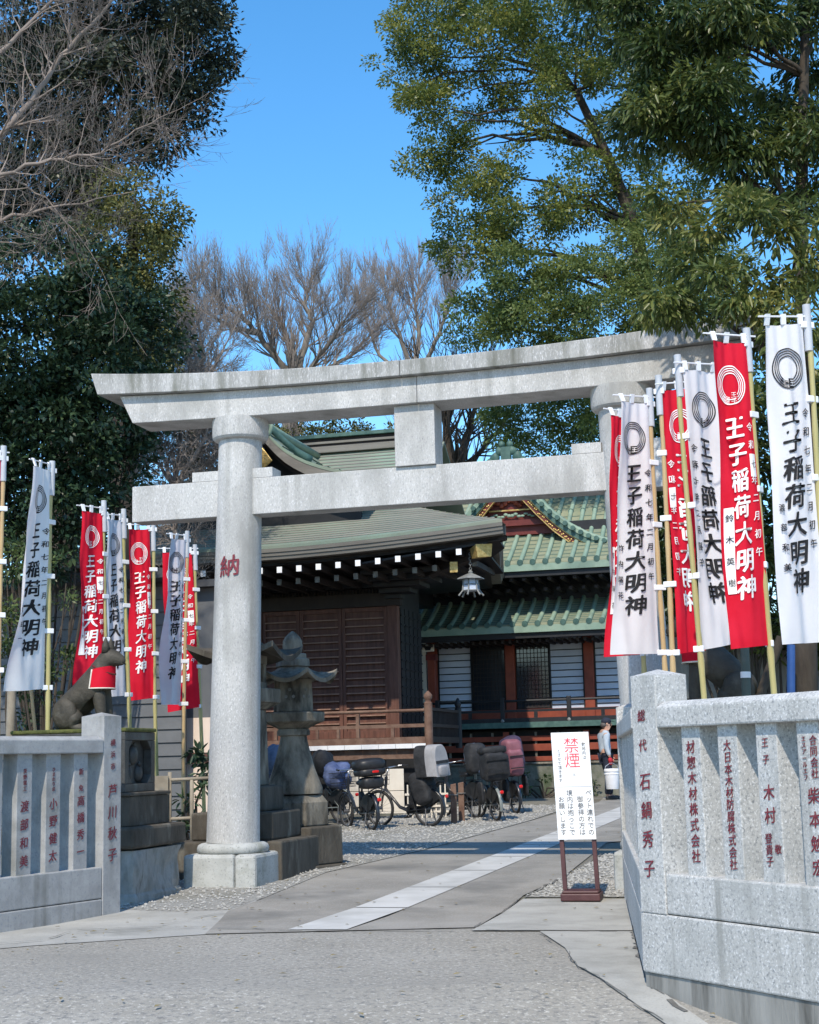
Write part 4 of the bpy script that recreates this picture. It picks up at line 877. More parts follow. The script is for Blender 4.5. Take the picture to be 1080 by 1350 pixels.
def fox(label, Mx):
    t = thing('fox_statue', label, 'statue', Mx)
    V = [(.13,0,.24),(.29,0,.41),(.44,0,.54),(.51,0,.67),(.55,0,.77),(.615,0,.825),(.70,0,.79),(.785,0,.75),
         (.10,.10,.22),(.27,.13,.13),(.20,.13,.05),(.36,.13,.035), (.10,-.10,.22),(.27,-.13,.13),(.20,-.13,.05),(.36,-.13,.035),
         (.49,.075,.44),(.53,.08,.22),(.545,.085,.06),(.61,.085,.03), (.49,-.075,.44),(.53,-.08,.22),(.545,-.085,.06),(.61,-.085,.03),
         (.02,0,.12),(-.06,.05,.07),(-.12,.10,.12)]
    E = [(0,1),(1,2),(2,3),(3,4),(4,5),(5,6),(6,7),(0,8),(8,9),(9,10),(10,11),(0,12),(12,13),(13,14),(14,15),(2,16),(16,17),(17,18),(18,19),(2,20),(20,21),(21,22),(22,23),(0,24),(24,25),(25,26)]
    Rr = [.19,.18,.185,.15,.13,.135,.082,.042, .15,.12,.07,.045,.15,.12,.07,.045, .09,.066,.052,.05,.09,.066,.052,.05, .07,.06,.025]
    b = skin_mesh(V, E, Rr, 'body', M['statue'], t)
    mb = MB()
    for s_ in (-1, 1):
        mb.lathe([(.05, -.03), (.042, .05), (.018, .115), (.002, .15)], 8, (.575, s_*.066, .90)); mb.blob((.672, s_*.062, .845), (.02, .014, .014), 8, 5)
        mb.tube([(.70, s_*.045, .765), (.775, s_*.032, .735)], .008, 5)
        mb.blob((.13, s_*.17, .20), (.15, .07, .175), 16, 10)
    merge_into(b, mb)
    mb = MB()                                           # red bib with a pale border
    def bib(a, c):
        an = R(-108 + 216*a); r_ = .158 + .014*c; ctr = Vector((.50 - .02*c, 0, .70 - .02*c))
        return ctr + Vector((math.cos(an)*r_*.95, math.sin(an)*r_*1.05, -.01 - .20*c + .03*math.cos(an)*(1-c)))
    bb = MB().slab(lambda a, c: bib(a, c), 24, 8, (0, 0, -.004)).build('bib', M['red_cloth'], t, smooth=True, angle=60)
    eg = MB(); pts = [bib(i/24, 1) for i in range(25)]; eg.tube([bib(0, k/6) for k in range(6)] + pts + [bib(1, 1 - k/6) for k in range(1, 7)], .009, 6); eg.build('border', M['cream_panel'], bb, smooth=True)
    nk = MB(); nk.torus(Matrix.Translation((.52, 0, .685)) @ Matrix.Rotation(R(25), 4, 'Y'), .140, .012, 20, 6); nk.build('neck_cord', M['maroon'], t, smooth=True)
    return t
fox('seated stone fox with red bib, whole body in view on the left pedestal', SM @ Matrix.Translation((-3.84, -1.5, 1.885)) @ Matrix.Scale(1.0, 4))
fox2m = SM @ Matrix.Translation((3.78, -1.18, 1.89)) @ Matrix.Rotation(R(180), 4, 'Z') @ Matrix.Scale(1.1, 4)
fox('stone fox seen only by its rounded haunch under the right banners', fox2m)
def pedestal(label, Mx, L_=1.7):
    """origin at the front corner of the side that faces the path; the carved side looks along +x, depth runs along +y"""
    t = thing('statue_pedestal', label, 'pedestal', Mx); mb = MB()
    def rock(a, b):
        an = a*2*math.pi; q = Vector((max(-1, min(1, 1.38*math.cos(an))), max(-1, min(1, 1.38*math.sin(an))), 0)); z = .64*b - .06
        k = 1 + .05*mnoise.noise(Vector((q.x*2.3, q.y*2.3, z*4))) + .02*mnoise.noise(Vector((q.x*7, q.y*7, z*9))) - .02*b + (.03 if b < .3 else 0); return Vector((-L_/2 - .02 + q.x*L_*.5*k, .68 + q.y*.63*k, z))
    mb.grid(rock, 96, 20); n = len(mb.V); mb.V.append((-L_/2, .68, .575)); mb.F += [(n-97+i, n-96+i, n) for i in range(96)]
    mb.build('rough_base', M['rock'], t, smooth=True, angle=30)
    MB().box(-L_, 0, 0, 1.40, .60, .83).build('slab', M['dark_stone'], t, bevel=.035)
    mb = MB(); mb.box(-L_+.1, -.10, .1, 1.12, .832, 1.15); mb.box(-L_+.08, -.08, .08, 1.14, 1.152, 1.19); mb.build('block', M['dark_stone'], t, bevel=.012)
    mb = MB(); x = -.17
    for y0, y1, z0, z1 in ((.12, .90, 1.192, 1.28), (.12, .90, 1.75, 1.84), (.12, .22, 1.281, 1.749), (.80, .90, 1.281, 1.749)): mb.box(x-.10, x, y0, y1, z0, z1)
    for yy, zz, sy, sz in ((.22, 1.281, 1, 1), (.80, 1.281, -1, 1), (.22, 1.749, 1, -1), (.80, 1.749, -1, -1)): mb.prism([(x-.10, yy, zz), (x-.10, yy + sy*.10, zz), (x-.10, yy, zz + sz*.10)], (.097, 0, 0))
    mb.box(-L_+.17, x-.101, .12, .90, 1.192, 1.84); c = mb.build('carved_block', M['relief'], t, bevel=.008)
    for dy, dz, r_, rz in ((0, .09, .085, .11), (-.13, -.11, .075, .10), (.13, -.11, .075, .10)):
        mb = MB(); mb.blob((x-.10, .51 + dy, 1.50 + dz), (.06, r_, rz), 14, 8); mb.lathe([(.03, 0), (.004, .05)], 8, (x-.075, .51 + dy, 1.50 + dz + rz*.85)); mb.build('jewel', M['relief'], c, smooth=True)
    MB().box(-L_+.15, -.155, .11, .91, 1.842, 1.885).build('mossy_top', M['moss'], t, bevel=.015)
    return t
pedestal('stone fox pedestal with carved jewels on a rough rock base, left of the gate', SM @ Matrix.Translation((-2.68, -2.05, 0.02)))
pedestal('stone fox pedestal mostly hidden behind the right fence', SM @ Matrix.Translation((3.15, -.58, 0.02)) @ Matrix.Rotation(R(180), 4, 'Z'))

# ------------------------------------------------------------------ stone lanterns
def curved_roof(mb, n, R0_, R1_, zt_, h, liftz, th, phase, sq):
    """a many-sided roof with upturned corners"""
    A = n*12; Tn = 8; k2 = math.pi/n
    def edge(an): q = ((an - phase) % (2*k2)) - k2 if False else (((an - phase + k2) % (2*k2)) - k2); return q
    def P(i, t, low):
        an = 2*math.pi*i/A + phase; q = abs(edge(an))          # zero at a corner
        corner = max(0, 1 - q/k2); apo = math.cos(k2)/math.cos(k2 - q) 
        r_ = (R0_ + (R1_ - R0_)*t)*(apo if not sq else apo); z = zt_ - h*(t**.62) + liftz*(corner**2.2)*(t**2.5)
        if low: z -= th*(.6 + .4*t) if t > .02 else th
        return (r_*math.cos(an), r_*math.sin(an), z)
    n0 = len(mb.V)
    for low in (0, 1):
        for j in range(Tn+1):
            for i in range(A): mb.V.append(P(i, j/Tn, low))
    N = (Tn+1)*A
    for j in range(Tn):
        for i in range(A):
            a, b = n0 + j*A + i, n0 + j*A + (i+1) % A; mb.F.append((a, a+A, b+A, b)); mb.F.append((a+N, b+N, b+A+N, a+A+N))
    for i in range(A): a, b = n0 + Tn*A + i, n0 + Tn*A + (i+1) % A; mb.F.append((a, a+N, b+N, b))
    mb.F.append(tuple(n0 + i for i in range(A))); mb.F.append(tuple(n0 + N + i for i in range(A))[::-1])
p = at(389, 1125, 20.3); g0 = gz(20.3)
l2 = thing('stone_lantern', 'weathered six-sided stone lantern with onion finial, right of the other lantern', 'lantern', Matrix.Translation((p.x, p.y, g0)) @ Matrix.Rotation(R(-14.7), 4, 'Z'), 'old stone lanterns')
z = lambda y: 1.5 - (y - 1003.6)*.01015 - g0
ph = R(8)
MB().lathe([(.70, -.1), (.70, .03)], 6, phase=ph).build('footing', M['dark_stone'], l2, bevel=.02)
MB().lathe([(.64, .032), (.63, z(1086))], 6, phase=ph).build('lower_base', M['dark_stone'], l2, bevel=.02)
MB().lathe([(.455, z(1086)+.002), (.45, z(1056)), (.38, z(1047)), (.3, z(1046))], 6, phase=ph).build('upper_base', M['lantern_stone'], l2, bevel=.02)
MB().lathe([(.37, z(1045)), (.375, z(1038)), (.335, z(1028)), (.275, z(1012)), (.22, z(992)), (.185, z(978)), (.175, z(971)), (.215, z(970)), (.22, z(966)), (.205, z(962))], 24, phase=ph).build('shaft', M['lantern_stone'], l2, smooth=True, angle=35)
MB().lathe([(.20, z(962)+.002), (.30, z(957)), (.40, z(953.5)), (.42, z(953)), (.425, z(941)), (.36, z(940))], 6, phase=ph).build('platform', M['lantern_stone'], l2, bevel=.015)
fb = MB().lathe([(.27, z(939.8)), (.255, z(897))], 6, phase=ph).build('fire_box', M['lantern_stone'], l2, bevel=.012)
mb = MB(); an = ph - math.pi*2/3 + math.pi/6
for an in (ph + math.pi/6 + math.pi/3*k for k in range(6)):
    dr = Vector((math.cos(an), math.sin(an), 0)); sdv = Vector((-dr.y, dr.x, 0)); rr = .262*math.cos(math.pi/6)
    for dx, dz in ((0, .055), (-.05, -.035), (.05, -.035)):
        c = dr*(rr+.002) + sdv*dx + Vector((0, 0, z(917) + dz)); mb.tube([c - dr*.02, c + dr*.004], .022, 10)
mb.build('openings', M['joint'], fb)
mb = MB(); curved_roof(mb, 6, .19, .60, z(880), z(880) - z(898), .135, .055, ph, False); mb.build('roof', M['lantern_stone'], l2, smooth=True, angle=40)
MB().lathe([(.235, z(881)), (.225, z(871)), (.19, z(870.5)), (.185, z(864)), (.10, z(863))], 6, phase=ph).build('neck', M['lantern_stone'], l2, bevel=.01)
MB().lathe([(.08, z(863)+.002), (.13, z(858)), (.135, z(852)), (.128, z(850)), (.132, z(848)), (.10, z(842)), (.05, z(837)), (.01, z(834))], 20).build('finial', M['lantern_stone'], l2, smooth=True, angle=40)

p = at(326, 1130, 19.35); g0 = gz(19.35)
l1 = thing('stone_lantern', 'dark square stone lantern on stepped blocks, half hidden by the gate pillar', 'lantern', Matrix.Translation((p.x, p.y, g0)) @ Matrix.Rotation(R(-14.7), 4, 'Z'), 'old stone lanterns')
z = lambda y: 1.5 - (y - 1004.2)*.00967 - g0
def sq(mb, h, z0, z1, h1=None):
    h1 = h1 or h; return mb.hexa([(-h,-h,z0),(h,-h,z0),(h,h,z0),(-h,h,z0)], [(-h1,-h1,z1),(h1,-h1,z1),(h1,h1,z1),(-h1,h1,z1)])
mb = MB(); mb.box(-.71, .2, -.71, .71, -.1, z(1101)); mb.box(.206, .71, -.71, .71, -.1, z(1101)); mb.V = [(v[0], v[1], v[2]) for v in mb.V]; mb.build('lower_base', M['dark_stone'], l1, bevel=.025)
sq(MB(), .53, z(1101)+.002, z(1066)).build('middle_base', M['dark_stone'], l1, bevel=.025)
sq(MB(), .37, z(1066)+.002, z(1034), .365).build('upper_base', M['dark_stone'], l1, bevel=.03)
sq(MB(), .225, z(1034)+.002, z(936), .20).build('shaft', M['lantern_stone'], l1, bevel=.02)
mb = MB(); sq(mb, .22, z(936)+.002, z(928), .33); sq(mb, .345, z(928)+.001, z(909)); mb.build('platform', M['lantern_stone'], l1, bevel=.02)
mb = MB()
for s_ in (-1, 1):
    mb.box(-.20, .20, s_*.20 - .02, s_*.20 + .02, z(909)+.002, z(901)); mb.box(-.20, .20, s_*.20 - .02, s_*.20 + .02, z(877), z(866))
    mb.box(s_*.20 - .02, s_*.20 + .02, -.179, .179, z(909)+.002, z(901)); mb.box(s_*.20 - .02, s_*.20 + .02, -.179, .179, z(877), z(866))
    for q in (-1, 1): mb.box(s_*.15 - .05, s_*.15 + .05, q*.15 - .05, q*.15 + .05, z(901)+.001, z(877)-.001)
mb.box(-.09, .09, -.09, .09, z(909), z(866)); mb.build('fire_box', M['lantern_stone'], l1)
mb = MB(); curved_roof(mb, 4, .16, .80, z(842), z(842) - z(868), .16, .07, R(45), True); mb.build('roof', M['dark_stone'], l1, smooth=True, angle=40)
MB().lathe([(.20, z(845)), (.19, z(836)), (.12, z(834)), (.10, z(826)), (.17, z(820)), (.18, z(815)), (.08, z(811)), (.07, z(806)), (.12, z(802)), (.13, z(796)), (.07, z(789)), (.01, z(784))], 18).build('finial', M['dark_stone'], l1, smooth=True, angle=40)

# ------------------------------------------------------------------ notice board
p = G(768, 1189); sg_ = thing('notice_board', 'white no-smoking notice board on a brown wooden stand beside the path', 'sign', Matrix.Translation((p.x, p.y, p.z + .02)) @ Matrix.Rotation(R(-13), 4, 'Z'))
sh = lambda x, y, z_: (x - .040*z_, y + .05*z_, z_)
mb = MB(); mb.box(-.20, .20, -.17, .17, 0, .075); mb.box(-.185, .185, -.155, .155, .076, .10); mb.build('base', M['sign_brown'], sg_, bevel=.012)
for s_ in (-1, 1):
    x = s_*.165; MB().hexa([sh(x-.022, -.03, .10), sh(x+.022, -.03, .10), sh(x+.022, .02, .10), sh(x-.022, .02, .10)], [sh(x-.022, -.03, 1.66), sh(x+.022, -.03, 1.66), sh(x+.022, .02, 1.66), sh(x-.022, .02, 1.66)]).build('leg', M['sign_brown'], sg_, bevel=.004)
pn = MB(); pn.hexa([sh(-.195, -.05, .60), sh(.195, -.05, .60), sh(.195, -.031, .60), sh(-.195, -.031, .60)], [sh(-.195, -.05, 1.685), sh(.195, -.05, 1.685), sh(.195, -.031, 1.685), sh(-.195, -.031, 1.685)])
pn = pn.build('panel', M['sign_white'], sg_, bevel=.003)
fs = lambda a, b: sh(a, -.0535, b)
mb = MB(); letters(mb, '禁煙', fs, .01, 1.555, .165, .155, bold=-.004); mb.build('red_lettering', M['red_print'], pn)
mb = MB(); letters(mb, '敷地内は', fs, .135, 1.56, .042, .044); letters(mb, 'とさせて頂きます', fs, -.125, 1.50, .040, .043); letters(mb, 'と', fs, .02, 1.255, .035, .04)
letters(mb, 'ペット連れでの', fs, .150, 1.07, .066, .066); letters(mb, '御参拝の方は', fs, .06, 1.005, .066, .066); letters(mb, '境内は抱っこで', fs, -.045, 1.07, .066, .066); letters(mb, 'お願いします', fs, -.135, 1.005, .066, .066)
mb.build('grey_lettering', mat('grey_print', (.12,.12,.125), rough=.7), pn)
mb = MB(); mb.add([fs(-.19, 1.13), fs(.19, 1.13), fs(.19, 1.134), fs(-.19, 1.134)], [(0,1,2,3)]); mb.build('paper_edge', M['grey_plastic'], pn)

# ------------------------------------------------------------------ bicycles
def wheel(parent, x, r_, name='wheel'):
    Mw = Matrix.Translation((x, 0, r_)) @ Matrix.Rotation(R(90), 4, 'X')
    wo = MB().torus(Mw, r_ - .026, .026, 36, 8).build(name, M['rubber'], parent, smooth=True)
    mb = MB(); mb.torus(Mw, r_ - .05, .009, 32, 5); mb.tube([(x, -.05, r_), (x, .05, r_)], .03, 10)
    for k in range(18):
        a = 2*math.pi*k/18; mb.rod((x + .025*math.cos(a+.4), .03*(-1)**k, r_ + .025*math.sin(a+.4)), (x + (r_-.05)*math.cos(a), 0, r_ + (r_-.05)*math.sin(a)), .0025, 3)
    mb.build('rim', M['spoke'], wo, smooth=True, angle=40)
def guard(parent, x, r_, a0, a1, mt):
    mb = MB(); n = 16; q = [(-.03, 0), (-.02, .014), (.02, .014), (.03, 0)]
    for i in range(n+1):
        a = R(a0 + (a1-a0)*i/n); mb.V += [(x + (r_+.02+h)*math.cos(a), yy, r_ + (r_+.02+h)*math.sin(a)) for yy, h in q]
    mb.F += [(i*4+j, i*4+j+1, i*4+j+5, i*4+j+4) for i in range(n) for j in range(3)]
    mb.build('mudguard', mt, parent, smooth=True)
def rbox(mb, c, s_, bev=.3, n=5, M_=None, jit=.10):
    """rounded box as a superellipsoid"""
    vs = []; Nn, Mm = (36, 22) if min(s_) > .12 else (20, 12)
    for j in range(Mm+1):
        ph_ = -math.pi/2 + math.pi*j/Mm
        for i in range(Nn):
            th_ = 2*math.pi*i/Nn; cp = lambda v, e: math.copysign(abs(v)**e, v)
            v = Vector((s_[0]*cp(math.cos(ph_), bev)*cp(math.cos(th_), bev), s_[1]*cp(math.cos(ph_), bev)*cp(math.sin(th_), bev), s_[2]*cp(math.sin(ph_), bev)))
            if min(s_) > .12: v = v*(1 + jit*mnoise.noise(v*6 + Vector(c)*3) + jit*.4*mnoise.noise(v*15 + Vector(c)))
            if M_ is not None: v = M_ @ v
            vs.append(Vector(c) + v)
    return mb.add(vs, [(j*Nn+i, j*Nn+(i+1) % Nn, (j+1)*Nn+(i+1) % Nn, (j+1)*Nn+i) for j in range(Mm) for i in range(Nn)])
def bicycle(label, pos, heading, r_=.33, frame='frame_dark', kit=(), wb=1.08):
    h = Vector((heading[0], heading[1], 0)).normalized(); y = Vector((-h.y, h.x, 0))
    Mx = Matrix(((h.x, y.x, 0, pos[0]), (h.y, y.y, 0, pos[1]), (0, 0, 1, pos[2]), (0, 0, 0, 1)))
    t = thing('bicycle', label, 'bicycle', Mx @ Matrix.Rotation(R(-4), 4, 'X'), 'bicycles parked under the hall veranda')
    F = M[frame]; wheel(t, 0, r_); wheel(t, wb, r_)
    bbx = (.44, 0, .27); st = (.30, 0, .70); hd0, hd1 = (wb-.16, 0, .66), (wb-.20, 0, .86)
    mb = MB(); mb.tube([bbx, st], .019, 8); mb.tube([bbx, (.62, 0, .33), (.78, 0, .50), hd0], .026, 8); mb.tube([hd0, hd1], .026, 8)
    for s_ in (-1, 1): mb.rod((0, s_*.06, r_), (.42, s_*.03, .28), .011, 6); mb.rod((0, s_*.06, r_), (.32, s_*.03, .62), .010, 6)
    mb.build('frame', F, t, smooth=True, angle=50)
    mb = MB()
    for s_ in (-1, 1): mb.tube([(wb, s_*.055, r_), (wb-.08, s_*.05, .58), hd0], .012, 6)
    mb.build('fork', F, t, smooth=True)
    mb = MB(); mb.rod(hd1, (wb-.24, 0, 1.0), .014, 8); mb.tube([(wb-.46, -.28, 1.03), (wb-.34, -.26, 1.04), (wb-.22, -.12, 1.02), (wb-.22, .12, 1.02), (wb-.34, .26, 1.04), (wb-.46, .28, 1.03)], .012, 8); hb = mb.build('handlebar', M['steel'], t, smooth=True)
    mb = MB()
    for s_ in (-1, 1): mb.rod((wb-.47, s_*.28, 1.03), (wb-.36, s_*.265, 1.04), .018, 8)
    mb.build('grips', M['black_plastic'], hb)
    mb = MB(); rbox(mb, (.24, 0, .80), (.14, .10, .045), .7); mb.rod(st, (.27, 0, .79), .013, 8); mb.build('saddle', M['black_plastic'], t, smooth=True)
    mb = MB(); Mc = Matrix.Translation((.44, -.05, .27)) @ Matrix.Rotation(R(90), 4, 'X'); mb.torus(Mc, .085, .01, 20, 5); mb.rod((.44, -.07, .27), (.56, -.09, .15), .011, 6); mb.rod((.44, .07, .27), (.32, .09, .39), .011, 6); mb.box(.52, .62, -.19, -.09, .135, .16); mb.box(.27, .37, .09, .19, .375, .40); mb.build('crank', M['black_plastic'], t)
    rbox(MB(), (.335, 0, .48), (.05, .045, .17), .5).build('battery', M['black_plastic'], t, smooth=True)
    guard(t, 0, r_, 35, 200, F); guard(t, wb, r_, 20, 150, F)
    mb = MB(); 
    for s_ in (-1, 1): mb.rod((-.28, s_*.07, .71), (.22, s_*.06, .71), .007, 5); mb.rod((-.15, s_*.07, .71), (0, s_*.07, r_), .006, 5)
    for k in range(4): mb.rod((-.25 + k*.13, -.07, .71), (-.25 + k*.13, .07, .71), .006, 5)
    mb.build('rear_rack', M['black_plastic'], t)
    rbox(MB(), (-.40, 0, .52), (.02, .035, .03), .6).build('reflector', M['red_lamp'], t, smooth=True)
    mb = MB(); mb.tube([(0, .09, r_), (-.03, .16, .02)], .01, 6); mb.tube([(0, -.09, r_), (-.03, -.16, .02)], .01, 6); mb.rod((-.03, -.16, .02), (-.03, .16, .02), .01, 6); mb.build('kickstand', M['spoke'], t)
    for q in (-1, 1):
        mb = MB(); n = 10; y_ = q*.052; mb.add([(0, y_, r_)] + [((r_+.01)*math.cos(R(25 + 125*i/n)), y_, r_ + (r_+.01)*math.sin(R(25 + 125*i/n))) for i in range(n+1)] + [(0, y_+q*.006, r_)] + [((r_+.01)*math.cos(R(25 + 125*i/n)), y_+q*.006, r_ + (r_+.01)*math.sin(R(25 + 125*i/n))) for i in range(n+1)], [(0, i+1, i+2) for i in range(n)] + [(n+2, n+4+i, n+3+i) for i in range(n)] + [(i+1, n+3+i, n+4+i, i+2) for i in range(n)]); mb.build('dress_guard', M['black_plastic'], t)
    rbox(MB(), (.28, -.065, .28), (.27, .012, .07), .5).build('chain_case', M['black_plastic'], t, smooth=True)
    mb = MB(); mb.tube([(wb-.22, .0, 1.0), (wb-.10, .03, .95), (wb-.14, .02, .72), (.6, .02, .36), (.4, .02, .3)], .008, 5); mb.tube([(wb-.32, .2, 1.04), (wb-.16, .12, 1.0), (wb-.12, .04, .8)], .005, 4); mb.tube([(wb-.32, -.2, 1.04), (wb-.14, -.1, 1.02), (wb-.12, -.03, .8)], .005, 4); mb.build('cables', M['black_plastic'], t)
    for k in kit:
        if k == 'basket':
            mb = MB()
            for z_ in (.72, .80, .88, .97):
                e = .02*(z_-.72)/.25; pp = [(wb-.12-e, -.17-e, z_), (wb+.20+e, -.17-e, z_), (wb+.20+e, .17+e, z_), (wb-.12-e, .17+e, z_)]
                for a, b in zip(pp, pp[1:] + pp[:1]): mb.rod(a, b, .005, 4)
            for j in range(9):
                x = wb-.12 + .04*j
                for s_ in (-1, 1): mb.rod((x, s_*.17, .72), (x, s_*.19, .97), .003, 3)
            mb.build('front_basket', M['black_plastic'], t)
        if k == 'topcase':
            mb = MB(); rbox(mb, (-.08, 0, .98), (.23, .25, .075), .55); o_ = mb.build('child_seat', M['black_plastic'], t, smooth=True); rbox(MB(), (-.06, 0, 1.10), (.25, .27, .11), .6).build('seat_lid', M['black_plastic'], o_, smooth=True); rbox(MB(), (-.12, 0, .80), (.17, .2, .10), .5).build('seat_base', M['black_plastic'], o_, smooth=True); rbox(MB(), (-.345, 0, .985), (.01, .06, .02), .5).build('red_tab', M['red_lamp'], o_)
        if k == 'hood':
            def prof(a):                                # arch outline of the canopy seen from behind
                an = math.pi*a; return (.205*math.copysign(abs(math.cos(an))**.6, math.cos(an)), .86 + .53*abs(math.sin(an))**.55)
            mb = MB()
            for i in range(25):
                yy, zz = prof(i/24)
                for x in (-.36, -.33, -.02, .08): mb.V.append((x + .10*(zz-.86), yy*(1 if x > -.35 else .94), .86 + (zz-.86)*(1 if x < .1 else .80)))
            mb.F += [(i*4+j, i*4+j+1, (i+1)*4+j+1, (i+1)*4+j) for i in range(24) for j in range(3)]; hd = mb.build('rain_hood', M['black_fabric'], t, smooth=True)
            mb = MB(); P_ = [prof(i/24) for i in range(25)]
            vs = [(-.375 + .10*(z_-.86), yy*.92, .86 + (z_-.86)*.985) for yy, z_ in P_] + [(-.345 + .10*(z_-.86), yy*1.03, z_+.012) for yy, z_ in P_] + [(-.16 + .10*(z_-.86), yy*1.035, z_+.012) for yy, z_ in P_]
            mb.add(vs, [tuple(range(25))] + [(i, i+1, 26+i, 25+i) for i in range(24)] + [(25+i, 26+i, 51+i, 50+i) for i in range(24)]); bk = mb.build('hood_back', M['grey_fabric'], hd, smooth=True, angle=50)
            mb = MB(); mb.add([(-.388 + .10*(z_-.86), yy, z_) for yy, z_ in ((-.19, 1.08), (.19, 1.08), (.19, 1.13), (-.19, 1.13))], [(0,1,2,3)]); mb.build('black_strap', M['black_fabric'], bk)
            mb = MB(); rbox(mb, (-.36, 0, .95), (.05, .14, .10), .6); mb.build('rear_pouch', M['grey_fabric'], hd, smooth=True)
            def skirt(a, b): an = math.pi*(a*1.3 + .15); return Vector((.02 + .24*math.cos(an + 1.2), .27*math.sin(an + .0)*(1 - .25*b), .90 - .52*b + .03*math.sin(a*14)*b))
            mb = MB(); rbox(mb, (.08, .0, .66), (.19, .19, .29), .5, M_=Matrix.Rotation(R(20), 3, 'Y')); mb.build('skirt_cover', M['black_fabric'], hd, smooth=True)
        if k in ('blackbox', 'pinkseat'):
            mt_ = M['black_fabric'] if k == 'blackbox' else M['pink_fabric']
            w_ = .235 if k == 'blackbox' else .155
            mb = MB(); rbox(mb, (-.14, 0, .98), (.18, w_, .26), .35, M_=Matrix.Rotation(R(-8), 3, 'Y')); s0 = mb.build('child_seat', mt_, t, smooth=True)
            rbox(MB(), (-.10, 0, 1.26), (.19, w_+.01, .07 if k == 'blackbox' else .15), .45).build('seat_head', mt_, s0, smooth=True)
            for q in (-1, 1): rbox(MB(), (.02, q*.24, .52), (.12, .035, .20), .5).build('leg_guard', mt_ if k == 'blackbox' else M['black_plastic'], s0, smooth=True)
            mb = MB()
            for z_ in (.86, 1.08): mb.box(-.352, -.335, -w_*.9, w_*.9, z_, z_ + .02)
            mb.build('straps', M['black_plastic'], s0)
        if k == 'darkhood': mb = MB(); rbox(mb, (.22, -.10, 1.08), (.22, .22, .40), .6); mb.build('rain_hood', M['purple_fabric'], t, smooth=True)
        if k == 'frontseat': mb = MB(); rbox(mb, (wb-.30, 0, 1.12), (.16, .20, .28), .5); mb.build('front_seat', M['black_fabric'], t, smooth=True)
        if k == 'bluebag': mb = MB(); rbox(mb, (-.06, 0, 1.10), (.16, .17, .27), .7); b_ = mb.build('seat_cover', M['slate_fabric'], t, smooth=True); rbox(MB(), (-.2, 0, .93), (.09, .15, .10), .6).build('pocket', M['slate_fabric'], b_, smooth=True)
        if k == 'bluecover':
            mb = MB(); mb.blob((.05, 0, .86), (.30, .24, .22), 22, 14, jit=.5, seed=3); b_ = mb.build('crumpled_cover', M['blue_fabric'], t, smooth=True); mb = MB(); mb.blob((.42, 0, 1.08), (.22, .22, .26), 18, 12, jit=.25, seed=5); mb.build('top_case', M['black_fabric'], t, smooth=True)
        if k == 'purplehood': mb = MB(); mb.blob((.1, 0, 1.08), (.30, .24, .34), 18, 12, jit=.3, seed=8); mb.build('cover', M['slate_fabric'], t, smooth=True); rbox(MB(), (.1, 0, .8), (.25, .2, .12), .6).build('lower_cover', M['purple_fabric'], t, smooth=True)
    return t
def bpos(px, py): q = G(px, py); return (q.x, q.y, q.z)
bicycle('dark electric bicycle with a wide black child seat, rear wheel towards the path', bpos(491, 1095), (-.42, .9), .30, 'frame_dark', ('topcase', 'basket'))
bicycle('bicycle with a grey and black hooded child seat cover beside the wooden posts', bpos(567, 1090), (-.80, .60), .32, 'frame_dark', ('hood', 'basket'))
bicycle('bicycle with a crumpled blue cover and dark round top case next to the stone lantern', bpos(452, 1086), (-.75, .66), .30, 'frame_grey', ('bluecover',))
bicycle('bicycle with a purple blue cover glimpsed between the two stone lanterns', bpos(372, 1082), (-.3, .95), .30, 'frame_dark', ('purplehood',))
bicycle('bicycle with a slate blue round seat cover at the left of the right-hand group', bpos(630, 1079), (-.55, .83), .33, 'frame_dark', ('bluebag', 'basket'))
bicycle('bicycle with a square black child seat in the middle of the right-hand group', bpos(655, 1083), (-.30, .95), .30, 'frame_grey', ('blackbox', 'frontseat', 'basket'))
bicycle('bicycle with a dusty pink child seat and dark purple hood', bpos(681, 1073), (-.28, .96), .30, 'frame_dark', ('pinkseat', 'darkhood'))

# ------------------------------------------------------------------ low barriers
q = G(505, 1086); q2 = G(603, 1085)
cp_ = thing('cream_screen', 'low cream panelled screen standing behind the parked bicycles', 'screen', Matrix.Translation((q.x, q.y + 1.2, gz(q.y+1.2))))
pa, pb_ = at(445, 1080, q.y+1.3), at(592, 1078, q.y+1.1); g0 = gz(q.y+1.2); dv = (pb_ - pa); dv.z = 0
def scr(name, k0, k1, z0, z1, th, mt, yo=0):
    a, b = pa + dv*k0, pa + dv*k1; nn = Vector((-dv.y, dv.x, 0)).normalized(); a = a + nn*yo; b = b + nn*yo
    P4 = lambda zz: [Vector((a.x, a.y, g0+zz)), Vector((b.x, b.y, g0+zz)), Vector((b.x, b.y, g0+zz)) + nn*th, Vector((a.x, a.y, g0+zz)) + nn*th]
    MB().hexa(P4(z0), P4(z1)).build(name, M[mt], cp_, bevel=.006, world=True)
for k0, k1 in ((.0, .195), (.205, .40), (.41, .605)): scr('upper_panel', k0, k1, .52, .92, .02, 'cream_panel'); scr('lower_panel', k0, k1, .14, .51, .02, 'cream_panel')
scr('foot_rail', 0, 1, .10, .135, .05, 'cream_panel', -.01)
for k in range(9): scr('slat', .63 + k*.042, .643 + k*.042, .0, .62, .02, 'cream_panel')
scr('slat_rail', .61, 1, .42, .46, .02, 'cream_panel', -.022); scr('slat_rail', .61, 1, .2, .24, .02, 'cream_panel', -.022)
